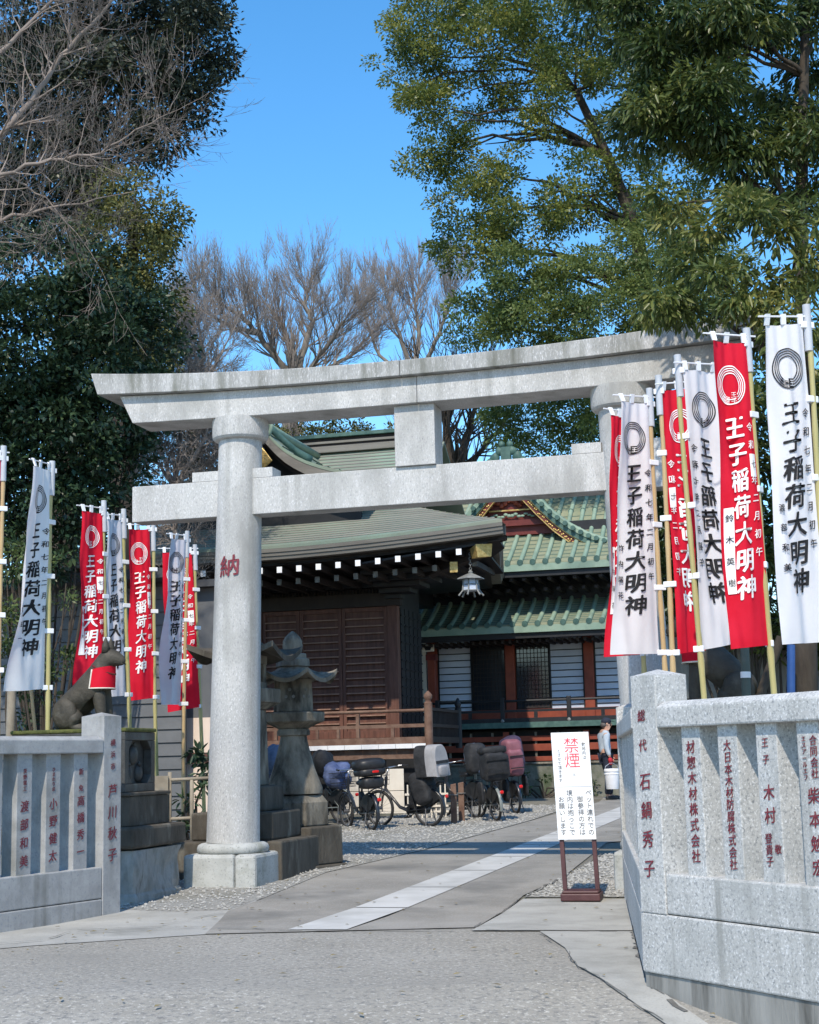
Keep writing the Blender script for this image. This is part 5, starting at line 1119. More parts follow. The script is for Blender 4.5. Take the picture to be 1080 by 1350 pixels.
for i_, (px, lab) in enumerate(((599, 'left of two short brown wooden posts by the bicycles'), (609, 'right of two short brown wooden posts by the bicycles'))):
    q = G(px, 1086 - i_*3); t = thing('wooden_post', lab, 'post', Matrix.Translation((q.x, q.y, q.z)), 'short wooden posts')
    MB().hexa([(-.055,-.055,-.1),(.055,-.055,-.1),(.055,.055,-.1),(-.055,.055,-.1)], [(-.05,-.05,.68),(.05,-.05,.70),(.05,.05,.70),(-.05,.05,.68)]).build('shaft', M['brown_wood'], t, bevel=.01); MB().torus(Matrix.Translation((0,0,.5)), .075, .008, 16, 5).build('wire_band', M['iron'], t)
t = thing('bamboo_railing', 'low bamboo railing with grey board left of the gate pillar', 'railing', Matrix.Translation(at(225, 1100, 20.2)))
Rp = lambda x, y: at(x, y, 20.3)
for y0, y1 in ((1030, 1025), (1081, 1077)): MB().tube([Rp(196, y0), Rp(290, y1)], .024, 10).build('rail', M['bamboo_grey'], t, smooth=True, world=True)
for x in (224, 253, 284): MB().tube([Rp(x, 1018 if x == 224 else 1028), Rp(x, 1125)], .026, 10).build('upright', M['bamboo_grey'], t, smooth=True, world=True)
mb = MB(); a, b = Rp(205, 1023), Rp(223, 1092); mb.box(a.x, b.x, a.y-.07, a.y-.045, b.z, a.z); mb.build('board', M['bamboo_grey'], t, world=True)
# gardeners' stakes and posts behind the fences
def pole_thing(name, label, cat, p0, p1, D, r_, mt, bands=()):
    a, b = at(*p0, D), at(*p1, D); b = a + (b - a)*((gz(D) - .1 - a.z)/(b.z - a.z)); t = thing(name, label, cat, Matrix.Translation((b.x, b.y, gz(D))))
    MB().tube([b, b.lerp(a, .5), a], [r_*1.08, r_, r_*.95], 12).build('shaft', M[mt], t, smooth=True, angle=60, world=True)
    for k in bands: c = b.lerp(a, k); d = (a-b).normalized(); MB().rod(c - d*.03, c + d*.03, r_*1.12, 12).build('band', M['white_plastic'], t, world=True)
pole_thing('wooden_post', 'dark weathered wooden post under the left white banner', 'post', (16, 905), (14, 968), 17.8, .055, 'bamboo_grey')
pole_thing('garden_cane', 'thin tan cane leaning behind the left fence', 'cane', (38, 880), (47, 968), 17.9, .02, 'bamboo_tan')
pole_thing('wooden_stake', 'brown diagonal tree stake behind the right fence', 'stake', (1030, 840), (1003, 915), 15.5, .05, 'bark', ())
pole_thing('steel_post', 'dark green post with white bands behind the right fence', 'post', (976, 700), (984, 915), 15.0, .045, 'green_metal', (.50, .62))
pole_thing('blue_pipe', 'blue painted pipe behind the right fence', 'pipe', (1043, 850), (1043, 915), 16.0, .045, 'blue_paint')
pole_thing('garden_post', 'brown bamboo post next to the blue pipe', 'post', (1069, 860), (1069, 915), 16.4, .045, 'brown_wood')
t = thing('garden_wall', 'low pale grey wall with dark base behind the right fence', 'wall', Matrix.Translation((6.5, 21.0, gz(21))))
mb = MB(); mb.box(-3.2, 6, 0, .2, .0, 2.05); mb.build('base', M['dark_stone'], t); mb = MB(); mb.box(-3.2, 6, -.02, .22, 2.052, 3.2); mb.build('upper_wall', M['conc_wall'], t)

# ------------------------------------------------------------------ person carrying a bucket
pp = at(801, 1052, 33.2); gp_ = gz(33.2)
per = thing('person', 'person in dark cap and pale grey shirt holding a white bucket by the shrine', 'person', Matrix.Translation((pp.x, pp.y, gp_)) @ Matrix.Rotation(R(8), 4, 'Z'))
V = [(0,0,.95),(-.01,0,1.12),(-.02,0,1.30),(-.01,0,1.42),(.02,0,1.50),(.045,0,1.575),(.06,0,1.66),
     (0,-.10,.90),(.02,-.10,.50),(-.02,-.10,.09),(.12,-.11,.045), (0,.10,.90),(.07,.10,.50),(.10,.10,.09),(.24,.10,.045),
     (-.02,-.19,1.40),(-.04,-.23,1.12),(.03,-.24,.90), (-.02,.19,1.40),(.02,.23,1.12),(.16,.18,.95)]
E = [(0,1),(1,2),(2,3),(3,4),(4,5),(5,6),(0,7),(7,8),(8,9),(9,10),(0,11),(11,12),(12,13),(13,14),(3,15),(15,16),(16,17),(3,18),(18,19),(19,20)]
Rr = [.125,.125,.135,.12,.058,.085,.09,.095,.065,.045,.042,.095,.065,.045,.042,.062,.045,.032,.062,.045,.032]
body = skin_mesh(V, E, Rr, 'body', M['skin'], per)
mb = MB(); mb.blob((.155, 0, 1.605), (.022, .016, .026), 8, 6)
for s_ in (-1, 1): mb.blob((.04, s_*.085, 1.615), (.022, .012, .03), 8, 6); mb.blob((.135, s_*.035, 1.635), (.012, .014, .010), 6, 5)
mb.blob((.135, 0, 1.555), (.014, .028, .008), 8, 5)
def hand(mb, w_, dirv, side):
    d = Vector(dirv).normalized(); sx = Vector((0, 1, 0)); fwd = Vector((1, 0, 0)); c = Vector(w_)
    mb.blob(c + d*.045, (.035, .02, .05), 10, 6)
    for k, L_ in enumerate((.06, .07, .066, .05)):
        b = c + d*.085 + fwd*(.028 - .019*k); mb.tube([b, b + d*L_*.5 + sx*.008*side, b + d*L_*.8 + sx*.03*side, b + d*L_*.6 + sx*.05*side], [.009, .009, .008, .006], 6)
    b = c + d*.04 + fwd*.03; mb.tube([b, b + fwd*.03 + d*.02, b + fwd*.03 + d*.05 + sx*.02*side], [.011, .010, .007], 6)
hand(mb, (.16, .18, .95), (.3, 0, -1), -1); merge_into(body, mb)
gm = MB(); hand(gm, (.03, -.24, .89), (.1, 0, -1), 1); gm.blob((.035, -.24, .85), (.05, .035, .055), 10, 6); gm.build('red_glove', M['red_glove'], per, smooth=True)
sV = [(0,0,.96),(-.01,0,1.12),(-.02,0,1.30),(-.01,0,1.42),(.015,0,1.49),(-.02,-.19,1.40),(-.04,-.23,1.12),(.025,-.24,.93),(-.02,.19,1.40),(.02,.23,1.12),(.15,.185,.97)]
skin_mesh(sV, [(0,1),(1,2),(2,3),(3,4),(3,5),(5,6),(6,7),(3,8),(8,9),(9,10)], [.145,.14,.15,.135,.072,.08,.062,.048,.08,.062,.048], 'shirt', M['shirt'], per)
tV = [(0,0,.97),(0,-.10,.90),(.02,-.10,.50),(-.02,-.10,.10),(0,.10,.90),(.07,.10,.50),(.10,.10,.10)]
skin_mesh(tV, [(0,1),(1,2),(2,3),(0,4),(4,5),(5,6)], [.135,.11,.085,.07,.11,.085,.07], 'trousers', M['navy'], per)
mb = MB(); rbox(mb, (.06, -.11, .045), (.13, .045, .05), .6); rbox(mb, (.18, .10, .045), (.13, .045, .05), .6); mb.build('shoes', M['black_plastic'], per, smooth=True)
mb = MB(); mb.blob((.045, 0, 1.675), (.112, .098, .085), 16, 10); mb.add([(.10,-.085,1.69),(.10,.085,1.69),(.235,.055,1.665),(.25,0,1.668),(.235,-.055,1.665)], [(0,1,2,3,4)]); mb.build('cap', M['navy'], per, smooth=True)
mb = MB(); mb.blob((-.015, 0, 1.60), (.072, .088, .065), 12, 8); mb.build('hair', M['hair'], per, smooth=True)
bq = MW[per.name] @ Vector((.05, -.26, .235)); bk = thing('bucket', 'white lidded plastic bucket hanging from the gloved hand', 'bucket', Matrix.Translation(bq))
MB().lathe([(.13, 0), (.135, .01), (.155, .30), (.165, .31), (.165, .33), (.157, .34), (.157, .36)], 28).build('pail', M['white_plastic'], bk, smooth=True, angle=40)
MB().lathe([(.166, .362), (.170, .37), (.170, .405), (.155, .43), (.02, .435)], 28).build('lid', M['white_plastic'], bk, smooth=True, angle=40)
MB().tube([(-.165, 0, .33), (-.13, .0, .48), (-.04, 0, .545), (.0, 0, .55), (.04, 0, .545), (.13, 0, .48), (.165, 0, .33)], .006, 6).build('handle', M['steel'], bk)
# ------------------------------------------------------------------ trees
NP = np.random.default_rng(4)
def leaf_object(name, mt, parent, C_, D_, N_, L_, W_, rnd, long=False):
    """C_: leaf bases, D_: unit growth directions, N_: unit face normals (numpy); one small folded blade per leaf"""
    n = len(C_); Sd = np.cross(D_, N_); Sd /= np.linalg.norm(Sd, axis=1, keepdims=True) + 1e-9; N2 = np.cross(Sd, D_)
    L_ = np.asarray(L_)[:, None]; W_ = np.asarray(W_)[:, None]
    if long:
        P = np.stack([C_, C_ + D_*L_*.35 + Sd*W_*.5 + N2*W_*.12, C_ + D_*L_*.35 - Sd*W_*.5 + N2*W_*.12, C_ + D_*L_*.72 + Sd*W_*.36 - N2*L_*.06, C_ + D_*L_*.72 - Sd*W_*.36 - N2*L_*.06, C_ + D_*L_ - N2*L_*.16], 1)
        F = np.array([[0, 2, 4, 5], [0, 5, 3, 1]]); k = 6
    else:
        P = np.stack([C_, C_ + D_*L_*.45 + Sd*W_*.5 + N2*W_*.15, C_ + D_*L_ - N2*L_*.12, C_ + D_*L_*.45 - Sd*W_*.5 + N2*W_*.15], 1)
        F = np.array([[0, 3, 2, 1]]); k = 4
    Fa = (F[None] + (np.arange(n)*k)[:, None, None]).reshape(-1, 4)
    Vv = P.reshape(-1, 3)
    if parent is not None:
        Mi = np.array(root_matrix(parent).inverted()); Vv = Vv @ Mi[:3, :3].T + Mi[:3, 3]
    me = bpy.data.meshes.new(name); me.vertices.add(len(Vv)); me.vertices.foreach_set('co', Vv.astype(np.float32).ravel())
    me.loops.add(Fa.size); me.loops.foreach_set('vertex_index', Fa.astype(np.int32).ravel()); me.polygons.add(len(Fa))
    me.polygons.foreach_set('loop_start', (np.arange(len(Fa))*4).astype(np.int32)); me.update(calc_edges=True)
    at_ = me.attributes.new('rnd', 'FLOAT', 'POINT'); at_.data.foreach_set('value', np.repeat(np.clip(rnd, 0, 1), k).astype(np.float32))
    me.materials.append(mt); o = bpy.data.objects.new(name, me); COL.objects.link(o)
    if parent is not None: o.parent = parent
    return o
def nz(a): return a/(np.linalg.norm(a, axis=-1, keepdims=True) + 1e-9)
def crown_pts(blobs, dens, shell=.45):
    """blobs: (px, py, rx_px, ry_px, depth, depth radius in m); returns twig points, outward directions, size"""
    C_, O_ = [], []
    for (px, py, rx, ry, D, rd) in blobs:
        c = np.array(at(px, py, D)); r_ = np.array([rx*D/FOC, rd, ry*D/FOC]); area = (r_[0]*r_[2] + r_[0]*r_[1] + r_[1]*r_[2])/3
        n = max(4, int(dens*area)); d = nz(NP.normal(size=(n, 3))); t = NP.uniform(shell, 1.06, (n, 1))**.7
        nn = np.array([mnoise.noise(Vector(c + x*r_)*.9/max(.5, r_.mean()*.6)) for x in d])
        t = t*(1 + .22*nn[:, None]); p = c + d*r_*t
        keep = NP.uniform(size=n) < .80 + .8*nn
        C_.append(p[keep]); O_.append(nz(d/r_)[keep])
    return np.concatenate(C_), np.concatenate(O_)
def foliage(name, mt, parent, blobs, dens, per, cr, L_, W_, droop=.2, long=False, up=.6, lo=.0, hi=1.0, shell=.45):
    """leaf clumps: dens clumps per square metre of crown surface, per leaves in each, cr its radius"""
    P, O_ = crown_pts(blobs, dens, shell); n = len(P)
    base = NP.uniform(.2, .8, n); size = NP.uniform(.6, 1.3, n); cnt = np.maximum(6, (per*size**2*NP.uniform(.7, 1.2, n)).astype(int))
    idx = np.repeat(np.arange(n), cnt); k = len(idx)
    d = nz(NP.normal(size=(k, 3)) + np.array([0, 0, .35])); t = NP.uniform(0, 1, (k, 1))**.45
    off = d*t*cr*size[idx][:, None]*np.array([1, 1, .58]); C_ = P[idx] + off
    D_ = nz(O_[idx]*.3 + d*.9 + NP.normal(size=(k, 3))*.45 - np.array([0, 0, droop])); N_ = nz(np.array([0, 0, up]) + d*.4 + NP.normal(size=(k, 3))*.5)
    rnd = lo + (hi-lo)*np.clip(base[idx] + NP.normal(size=k)*.15, 0, 1)
    o = leaf_object(name, mt, parent, C_, D_, N_, L_*NP.uniform(.6, 1.3, k), W_*NP.uniform(.65, 1.25, k), rnd, long)
    print('LEAVES', parent.name, name, k); return o, P
def limbs(name, mt, parent, root_pts, r0_, targets, nseg=7, sag=.12, thin=.012, seed=1):
    """a trunk polyline and limbs that leave it for the given points"""
    rr = random.Random(seed); mb = MB(); rp = [Vector(p) for p in root_pts]; m = len(rp)
    rad = [r0_*(1 - .72*i/(m-1)) for i in range(m)]; mb.tube(rp, rad, 12)
    for tg in targets:
        tg = Vector(tg); best = min(range(1, m), key=lambda i: (rp[i]-tg).length + (6 if rp[i].z > tg.z + .5 else 0)); s_ = rp[best]; L_ = (tg-s_).length
        pts = []; r_s = min(rad[best]*.5, .02 + L_*.013)
        for k in range(nseg+1):
            t = k/nseg; p = s_.lerp(tg, t) + Vector((0, 0, L_*sag*math.sin(math.pi*t))); 
            if 0 < k < nseg: p += Vector((rr.uniform(-1, 1), rr.uniform(-1, 1), rr.uniform(-1, 1)))*L_*.035
            pts.append(p)
        mb.tube(pts, [r_s + (thin - r_s)*k/nseg for k in range(nseg+1)], 7)
    return mb.build(name, mt, parent, smooth=True, world=True)
LF = {}
LF['camphor'] = leafmat('camphor_leaves', (0.045,0.080,0.022), (0.13,0.17,0.042), (0.30,0.29,0.060), .42, .42)
LF['camphor_low'] = leafmat('young_green_leaves', (0.055,0.095,0.03), (0.14,0.19,0.058), (0.26,0.30,0.09), .42, .42)
LF['oak'] = leafmat('long_dark_leaves', (0.026,0.048,0.015), (0.065,0.098,0.027), (0.16,0.18,0.046), .38, .38)
LF['oak_light'] = leafmat('long_olive_leaves', (0.055,0.085,0.024), (0.135,0.17,0.046), (0.28,0.26,0.075), .38, .42)
LF['camellia'] = leafmat('glossy_dark_leaves', (0.014,0.034,0.018), (0.030,0.062,0.030), (0.075,0.115,0.048), .42, .15, .4)
LF['cypress'] = leafmat('dark_bluish_leaves', (0.012,0.022,0.018), (0.028,0.042,0.030), (0.085,0.095,0.05), .45, .15)
LF['ivy'] = leafmat('olive_ivy_leaves', (0.045,0.06,0.02), (0.11,0.122,0.036), (0.21,0.19,0.06), .5, .3)
LF['shrub'] = leafmat('shrub_leaves', (0.02,0.045,0.015), (0.055,0.09,0.03), (0.16,0.20,0.06), .4, .25)

# ---- large camphor on the right
T = at(950,1010,38.7); tr = thing('camphor_tree', 'large camphor tree with yellow green crown rising behind the gate on the right', 'tree', Matrix.Translation((T.x, T.y, gz(33.6))))
cb = [(560,15,72,50,38.0,1.97),(640,-30,110,60,38.0,2.53),(545,85,55,48,37.4,1.54),(610,70,70,50,38.0,2.11),(690,55,80,62,36.6,2.26),(760,40,90,80,37.3,2.53),(560,150,42,40,37.3,1.27),(590,200,36,34,37.5,1.13),(548,215,26,24,37.4,0.84),(640,140,40,24,38.7,1.13),
      (720,130,70,48,36.6,1.83),(650,235,62,42,37.2,1.69),(615,290,42,40,37.8,1.40),(600,335,36,28,38.0,1.13),(690,285,80,52,36.6,1.97),(660,335,60,34,37.4,1.54),(760,250,60,50,37.4,1.69),(830,120,80,80,37.4,2.53),(880,240,80,90,38.0,2.53),(930,60,90,90,38.7,2.53)]
foliage('crown', LF['camphor'], tr, cb, 18, 180, .46, .115, .060, shell=.3)
cl_ = [(650,385,48,30,36.3,1.27),(700,375,60,44,36.0,1.54),(640,425,46,32,36.6,1.27),(700,430,80,36,36.0,1.54),(775,375,70,50,36.0,1.69),(780,430,80,40,35.7,1.69),(850,400,80,60,36.0,1.83),(850,330,60,50,36.6,1.54),(930,380,70,70,37.3,1.83),(690,555,60,40,39.4,1.40),(745,530,60,55,38.6,1.54),(760,590,60,34,39.4,1.40),(670,520,36,26,39.4,1.13)]
foliage('lower_crown', LF['camphor_low'], tr, cl_, 23, 180, .44, .115, .060, shell=.3)
limbs('trunk', M['bark'], tr, [at(950,1010,38.7), at(930,760,38.7), at(880,560,38.6), at(855,400,38.2), at(838,300,38.0), at(800,205,37.9), at(760,120,38.0)], .34,
      [at(*b[:2], b[4]+.3) for b in cb + cl_[:9]] + [at(720,180,37.8), at(600,130,37.8), at(520,120,37.4), at(590,170,37.5), at(640,190,37.8), at(700,250,37.4), at(650,60,38.0)], seed=2)
# ---- near oak with long leaves on the right edge
T = at(1066, 1120, 16.3); tr = thing('evergreen_oak', 'dark evergreen tree with long drooping leaves at the right edge', 'tree', Matrix.Translation((T.x, T.y, gz(16.3))))
ob = [(840,30,70,60,16.5,.6),(900,90,80,70,16.3,.7),(960,40,90,70,16,.8),(1030,110,90,90,16.6,.8),(800,-20,70,50,16.6,.6),(930,160,80,62,16,.7),(870,165,60,42,16.2,.5),(1000,220,80,70,16.5,.7),(1080,40,80,90,16.6,.8),(1090,220,70,90,16.4,.8)]
foliage('crown', LF['oak'], tr, ob, 62, 135, .27, .125, .037, droop=.7, long=True, shell=.25)
ol = [(980,300,70,52,15.2,.5),(1050,330,70,60,15,.6),(905,320,44,40,15.6,.4),(930,370,58,34,15.4,.4),(870,400,36,26,15.8,.3),(1000,380,70,42,15,.5),(1070,420,52,46,15,.5),(950,425,44,26,15.6,.35),(1060,480,40,52,16.6,.4),(1000,470,34,44,17,.4),(890,270,40,30,15.8,.35),(1075,560,34,50,16.8,.4)]
foliage('lower_crown', LF['oak_light'], tr, ol, 52, 120, .25, .13, .037, droop=.65, long=True, shell=.25)
limbs('trunk', M['bark'], tr, [at(1066,1120,16.3), at(1062,860,16.3), at(1064,680,16.3), at(1060,500,16.3), at(1056,300,16.3), at(1060,100,16.3), at(1066,-120,16.3)], .14, [at(*b[:2], b[4]) for b in ob + ol], seed=3, thin=.006)
# ---- dark shrubs filling the ground behind the right-hand banners
def bush(label, px, py, D, blobs, mt, dens, per, L_, W_, name='evergreen_shrub', cat='shrub', long=False, cr=.14, group=None):
    b0 = at(px, py, D); t = thing(name, label, cat, Matrix.Translation((b0.x, b0.y, gz(D))), group)
    foliage('leaves', LF[mt], t, blobs, dens, per, cr, L_, W_, long=long, shell=.3)
    rr = random.Random(px); mb = MB(); g = Vector((b0.x, b0.y, gz(D) - .05))
    for b in blobs:
        for _ in range(2):
            e = at(b[0] + rr.uniform(-.5, .5)*b[2], b[1] + rr.uniform(-.3, .5)*b[3], b[4]); s_ = g + Vector((rr.uniform(-.1, .1), rr.uniform(-.1, .1), 0)); md = s_.lerp(e, .5) + Vector((rr.uniform(-.2, .2), 0, .15)); mb.tube([s_, md, e], [.028, .02, .008], 6)
    mb.build('stems', M['bark'], t, world=True); return t
bush('tall dark shrub filling the gap behind the right-hand banners', 1000, 900, 20.5, [(900,560,70,60,20.5,.6),(1000,560,80,80,20.5,.7),(960,680,90,80,20.5,.7),(1060,700,70,90,20.5,.7),(870,660,60,70,20.8,.6),(1010,790,90,70,20.5,.7),(900,780,70,70,20.8,.6),(1100,600,70,90,20.5,.7),(1100,820,70,80,20.5,.7)], 'oak', 55, 95, .15, .05, long=True, cr=.3)
# ---- left: glossy camellias
bush('tall glossy dark evergreen tree on the left behind the banners', 60, 980, 23.5, [(50,360,110,70,23.5,1.0),(150,400,62,60,24,.9),(30,460,110,80,23.3,1.0),(130,480,80,70,23.6,.9),(60,560,120,80,23.3,1.0),(150,560,62,52,24,.8),(40,650,100,66,23.4,.9),(130,640,70,48,24,.8),(-40,560,80,180,23.5,1.0),(205,520,38,42,24.4,.6),(195,440,40,36,24.6,.6),(60,720,70,50,23.8,.8),(50,545,60,56,24.4,.8),(10,600,60,60,24.4,.8)], 'camellia', 66, 95, .115, .062, name='camellia_tree', cat='tree', cr=.32)
bush('small shrub with light green leaf tips left of the fox statue', 30, 960, 19.5, [(20,740,50,44,19.5,.5),(75,760,36,52,20.5,.4),(10,830,46,56,19.5,.5),(60,850,36,40,20.5,.4),(92,905,26,40,20.5,.35),(30,910,40,46,20,.4)], 'shrub', 50, 70, .085, .042, cr=.2)
# ---- left: tall dark tree
T = at(70, 980, 30.5); tr = thing('tall_evergreen', 'tall dark evergreen tree reaching the top of the picture on the left', 'tree', Matrix.Translation((T.x, T.y, gz(30))))
tb = [(60,20,100,70,30,1.6),(170,10,80,50,30,1.4),(255,30,52,46,29.5,1.0),(285,75,28,34,29.6,.7),(230,95,60,46,29.8,1.1),(150,90,76,56,30,1.4),(60,120,90,80,30,1.5),(255,140,32,32,29.8,.7),(210,165,40,36,30,.8),(130,180,80,52,30.3,1.2),(190,210,34,20,30.2,.6),(60,230,100,70,30.4,1.4),(20,300,90,60,30.6,1.3),(110,270,60,50,30.8,1.0),(290,15,20,24,29.8,.5)]
foliage('crown', LF['cypress'], tr, tb, 58, 110, .42, .12, .062, shell=.2)
limbs('trunk', M['bark'], tr, [at(70,980,30.5), at(80,700,30.5), at(90,450,30.4), at(110,250,30.2), at(130,100,30), at(140,-40,30)], .36, [at(*b[:2], b[4]) for b in tb], seed=4)
# ---- left: ivy-clad tree
T = at(150,980,28.5); tr = thing('ivy_clad_tree', 'olive ivy-clad tree at the edge of the blue sky on the left', 'tree', Matrix.Translation((T.x, T.y, gz(28.3))))
ib = [(165,260,40,34,28.4,0.76),(195,300,40,44,28.0,0.85),(150,320,56,50,28.0,0.93),(200,360,42,50,28.0,0.85),(150,390,60,56,28.3,0.93),(205,415,36,40,28.2,0.76),(165,450,54,44,28.3,0.85),(120,450,56,60,28.5,0.85),(215,290,22,30,28.2,0.51),(190,480,30,26,28.4,0.59)]
foliage('crown', LF['ivy'], tr, ib, 40, 150, .40, .095, .055, shell=.3, droop=.5)
limbs('trunk', M['bark'], tr, [at(150,980,28.5), at(160,700,28.5), at(165,500,28.4), at(172,360,28.3), at(180,270,28.3)], .3, [at(*b[:2], b[4]) for b in ib], seed=5)

# ---- bare trees
def grow(mb, p, d, L_, r_, lev, rr, up=.12, spread=.55, nb=(2, 4), minr=.006, nseg=4, curl=.12, sides=(7, 5, 4, 3, 3, 3)):
    pts = [p.copy()]; rad = [r_]; q = p.copy(); dd = d.normalized(); kids = []
    for k in range(nseg):
        dd = (dd + Vector((rr.uniform(-1, 1), rr.uniform(-1, 1), rr.uniform(-1, 1)))*curl + Vector((0, 0, up))).normalized()
        q = q + dd*(L_/nseg); pts.append(q.copy()); rad.append(max(minr*.6, r_*(1 - .55*(k+1)/nseg)))
        kids.append((q.copy(), dd.copy(), rad[-1]))
    mb.tube(pts, rad, sides[min(5, max(0, 5-lev))], cap=False)
    if lev <= 0: return
    for _ in range(rr.randint(*nb)):
        i = rr.randint(0, len(kids)-1); kp, kd, kr = kids[i]
        s_ = kd.cross(Vector((rr.uniform(-1, 1), rr.uniform(-1, 1), rr.uniform(-1, 1)))).normalized()
        grow(mb, kp, kd*(1-spread*.6) + s_*spread*rr.uniform(.6, 1.2), L_*rr.uniform(.5, .78), max(minr, kr*.62), lev-1, rr, up, spread, nb, minr, nseg, curl, sides)
    kp, kd, kr = kids[-1]; grow(mb, kp, kd, L_*rr.uniform(.6, .8), max(minr, kr), lev-1, rr, up, spread, nb, minr, nseg, curl, sides)
def bare_tree(name, label, base_px, D, mains, trunk_r, mt, mt2, seed, lev=3, L0=1.6, up=.12, spread=.5, nb=(2, 4), minr=.008, group=None, curl=.12):
    b = at(*base_px, D); t = thing(name, label, 'tree', Matrix.Translation((b.x, b.y, gz(D))), group); rr = random.Random(seed)
    tm = MB(); tw = MB()
    for poly, r0_, r1_ in mains:
        P = [at(x, y, D + dz) for x, y, dz in poly]; Q = []; Rr = []
        for i in range(len(P)-1):
            for k in range(4): Q.append(P[i].lerp(P[i+1], k/4) + (Vector((rr.uniform(-1, 1), rr.uniform(-1, 1), rr.uniform(-1, 1)))*.03 if (k or i) else Vector((0, 0, 0))))
        Q.append(P[-1]); n = len(Q); Rr = [r0_ + (r1_-r0_)*i/(n-1) for i in range(n)]
        tm.tube(Q, Rr, 10)
        for i in range(2, n):
            if i < n*.25: continue
            dd = (Q[i] - Q[i-1]).normalized()
            for _ in range(rr.randint(*nb)):
                s_ = dd.cross(Vector((rr.uniform(-1, 1), rr.uniform(-1, 1), rr.uniform(-1, 1)))).normalized()
                grow(tw, Q[i], dd*.45 + s_*spread*1.3 + Vector((0, 0, up*2)), L0*rr.uniform(.6, 1.1), max(minr, Rr[i]*.45), lev, rr, up, spread, nb, minr, curl=curl)
        grow(tw, Q[-1], (Q[-1]-Q[-2]), L0, max(minr, Rr[-1]), lev, rr, up, spread, nb, minr, curl=curl)
    tm.build('trunk', mt, t, smooth=True, world=True); tw.build('twigs', mt2, t, world=True); return t
bare_tree('bare_zelkova', 'broad leafless zelkova with fanned twigs against the sky above the gate', (380, 980), 50, [
    ([(380,980,0),(382,640,0),(384,520,0)], .32, .26), ([(384,520,0),(376,488,0),(340,440,-.5),(318,418,-1),(292,400,-1.5)], .15, .035), ([(384,520,0),(388,470,0),(372,430,.5),(350,400,.8)], .13, .03),
    ([(384,520,0),(398,470,.3),(412,425,1),(402,400,1.4),(408,378,1.5)], .15, .03), ([(384,520,0),(410,485,-.6),(440,445,-1.2),(456,420,-1.5)], .13, .03), ([(384,520,0),(420,492,.6),(462,470,1.5),(490,440,2)], .12, .03), ([(340,440,-.5),(300,430,-1),(268,408,-1.6)], .08, .02)],
    .4, M['bark_grey'], M['twig'], 12, lev=3, L0=1.05, up=.07, spread=.36, nb=(2, 4), minr=.0055, curl=.06, group='leafless trees behind the shrine')
bare_tree('bare_tree', 'slender leafless tree right of the broad zelkova', (545, 980), 56, [
    ([(545,980,0),(545,640,0),(548,500,0)], .26, .16), ([(548,500,0),(530,450,0),(515,410,0),(508,385,0)], .11, .03), ([(548,500,0),(552,440,.5),(548,400,.6),(552,378,.8)], .11, .03), ([(548,500,0),(575,450,-.5),(590,410,-.6),(598,385,-.7)], .10, .03), ([(548,500,0),(500,470,1),(485,430,1),(478,400,1)], .08, .025)],
    .3, M['bark_grey'], M['twig'], 21, lev=3, L0=1.0, up=.10, spread=.34, nb=(2, 4), minr=.006, curl=.06, group='leafless trees behind the shrine')
bare_tree('bare_tree', 'leafless forked tree seen right of the gate strut', (600, 980), 46, [
    ([(600,980,0),(596,700,0),(598,625,0)], .30, .22), ([(598,625,0),(590,580,0),(584,545,0),(560,500,0)], .15, .04), ([(598,625,0),(612,585,.5),(622,550,.6),(640,510,.7)], .14, .04), ([(598,625,0),(630,600,-.5),(655,570,-.6),(676,540,-.6)], .10, .03)],
    .3, M['bark'], M['bark'], 33, lev=2, L0=1.5, up=.1, spread=.6, nb=(1, 3), minr=.012, group='leafless trees behind the shrine')
bare_tree('bare_tree', 'pinkish leafless tree between the ivy-clad tree and the zelkova', (262, 980), 44, [
    ([(262,980,0),(258,640,0),(256,520,0)], .22, .14), ([(256,520,0),(245,460,0),(238,420,0)], .08, .02), ([(256,520,0),(268,470,.5),(262,430,.6),(258,395,.6)], .08, .02), ([(256,520,0),(285,480,-.5),(300,450,-.6)], .08, .02), ([(256,520,0),(225,490,.3),(215,455,.3)], .07, .02)],
    .3, M['twig'], M['twig'], 41, lev=3, L0=.85, up=.08, spread=.42, nb=(2, 4), minr=.006, curl=.08, group='leafless trees behind the shrine')
bare_tree('bare_shrub', 'rounded brown leafless shrub behind the left end of the gate lintel', (235, 960), 29.5, [
    ([(235,960,0),(232,720,0),(230,640,0)], .06, .045), ([(230,640,0),(205,580,0),(185,540,0),(178,500,0)], .05, .015), ([(230,640,0),(240,560,.4),(232,510,.4),(225,480,.5)], .05, .015), ([(230,640,0),(265,590,-.3),(280,540,-.3),(275,490,-.3)], .05, .015), ([(230,640,0),(210,610,.3),(180,600,.3),(165,585,.3)], .04, .012), ([(230,640,0),(255,620,.3),(285,600,.3)], .04, .012)],
    .15, M['twig'], M['twig'], 55, lev=3, L0=.55, up=.05, spread=.8, nb=(3, 5), minr=.004, curl=.2)
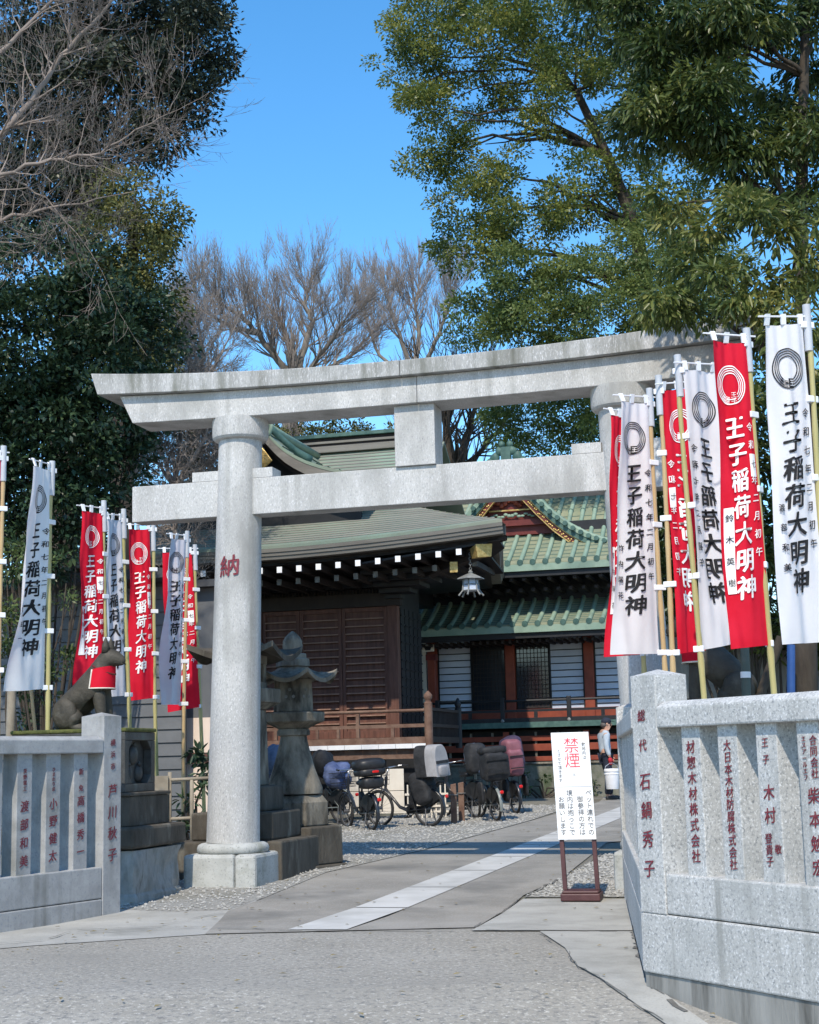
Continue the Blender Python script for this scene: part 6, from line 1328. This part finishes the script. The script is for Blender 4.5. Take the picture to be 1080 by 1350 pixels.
bare_tree('bare_cherry', 'pale leafless branches sweeping in from the left edge', (-230, 1090), 20.5, [
    ([(-230,1090,0),(-215,700,0),(-190,520,0)], .20, .15), ([(-190,520,0),(-90,300,0),(0,183,0),(30,145,.1),(67,93,.15),(93,58,.2),(142,6,.2),(190,-50,.2)], .062, .016), ([(-190,520,0),(-80,300,-.3),(0,231,-.3),(67,210,-.3),(133,200,-.3),(180,172,-.35),(222,150,-.4)], .042, .005),
    ([(-190,520,0),(-80,340,.3),(0,289,.3),(67,276,.3),(147,258,.3)], .05, .007), ([(-190,520,0),(-60,250,.4),(10,230,.4),(60,260,.5),(112,322,.5)], .03, .006), ([(-190,520,0),(-120,240,-.4),(-20,90,-.4),(40,30,-.4),(100,-30,-.4)], .065, .015)],
    .2, M['bark_pale'], M['bark_pale'], 64, lev=3, L0=.66, up=.05, spread=.6, nb=(1, 3), minr=.003, curl=.14)

# ---- far-off wood closing the horizon
k = 26000; X_ = NP.uniform(-48, 48, k); hgt = 6.5 + 1.8*np.sin(X_*.35) + 1.2*np.sin(X_*.9 + 1); Cw = np.stack([X_, NP.uniform(68, 74, k), .4 + hgt*NP.uniform(0, 1, k)**.8], 1)
Dw = nz(NP.normal(size=(k, 3))); wd_ = leaf_object('distant_wood', LF['cypress'], None, Cw, Dw, nz(NP.normal(size=(k, 3)) + np.array([0, -.6, .6])), NP.uniform(.5, .9, k), NP.uniform(.3, .5, k), NP.uniform(0, 1, k))
tag(wd_, 'far-off dark mass of trees along the horizon behind the shrine', 'trees', kind='stuff')
# ---- low plants
bush('dark leafy plant behind the bamboo railing', 258, 1100, 21.5, [(252,1040,22,40,21.5,.3),(235,1075,24,30,21.5,.3),(272,1010,20,24,21.6,.3)], 'camellia', 40, 40, .13, .05, name='garden_plant', cat='plant', long=True)
bush('low green bushes along the stone base of the sanctuary', 715, 1046, 35.2, [(705,1030,26,18,35.2,.3),(745,1034,30,14,35.2,.3),(785,1036,26,12,35.2,.3),(690,1036,18,14,35.2,.3)], 'shrub', 40, 60, .07, .04, name='low_bush', cat='shrub', cr=.15)
bush('dark evergreen tree closing the gap above the left end of the hall roof', 225, 980, 38.5, [(200,610,66,44,38.5,1.2),(265,590,44,40,38.5,1.0),(150,570,56,50,38.5,1.1),(235,545,40,34,38.8,.9),(120,640,60,50,38.5,1.1)], 'cypress', 26, 100, .13, .065, name='evergreen_tree', cat='tree', cr=.42)
bush('olive brown tree tops just above the main ridge of the copper roof', 430, 980, 46, [(385,572,40,22,46,1.0),(440,566,44,20,46,1.0),(350,560,30,26,46.4,.9),(500,572,40,18,46,.9)], 'ivy', 24, 110, .13, .06, name='evergreen_tree', cat='tree', cr=.4)
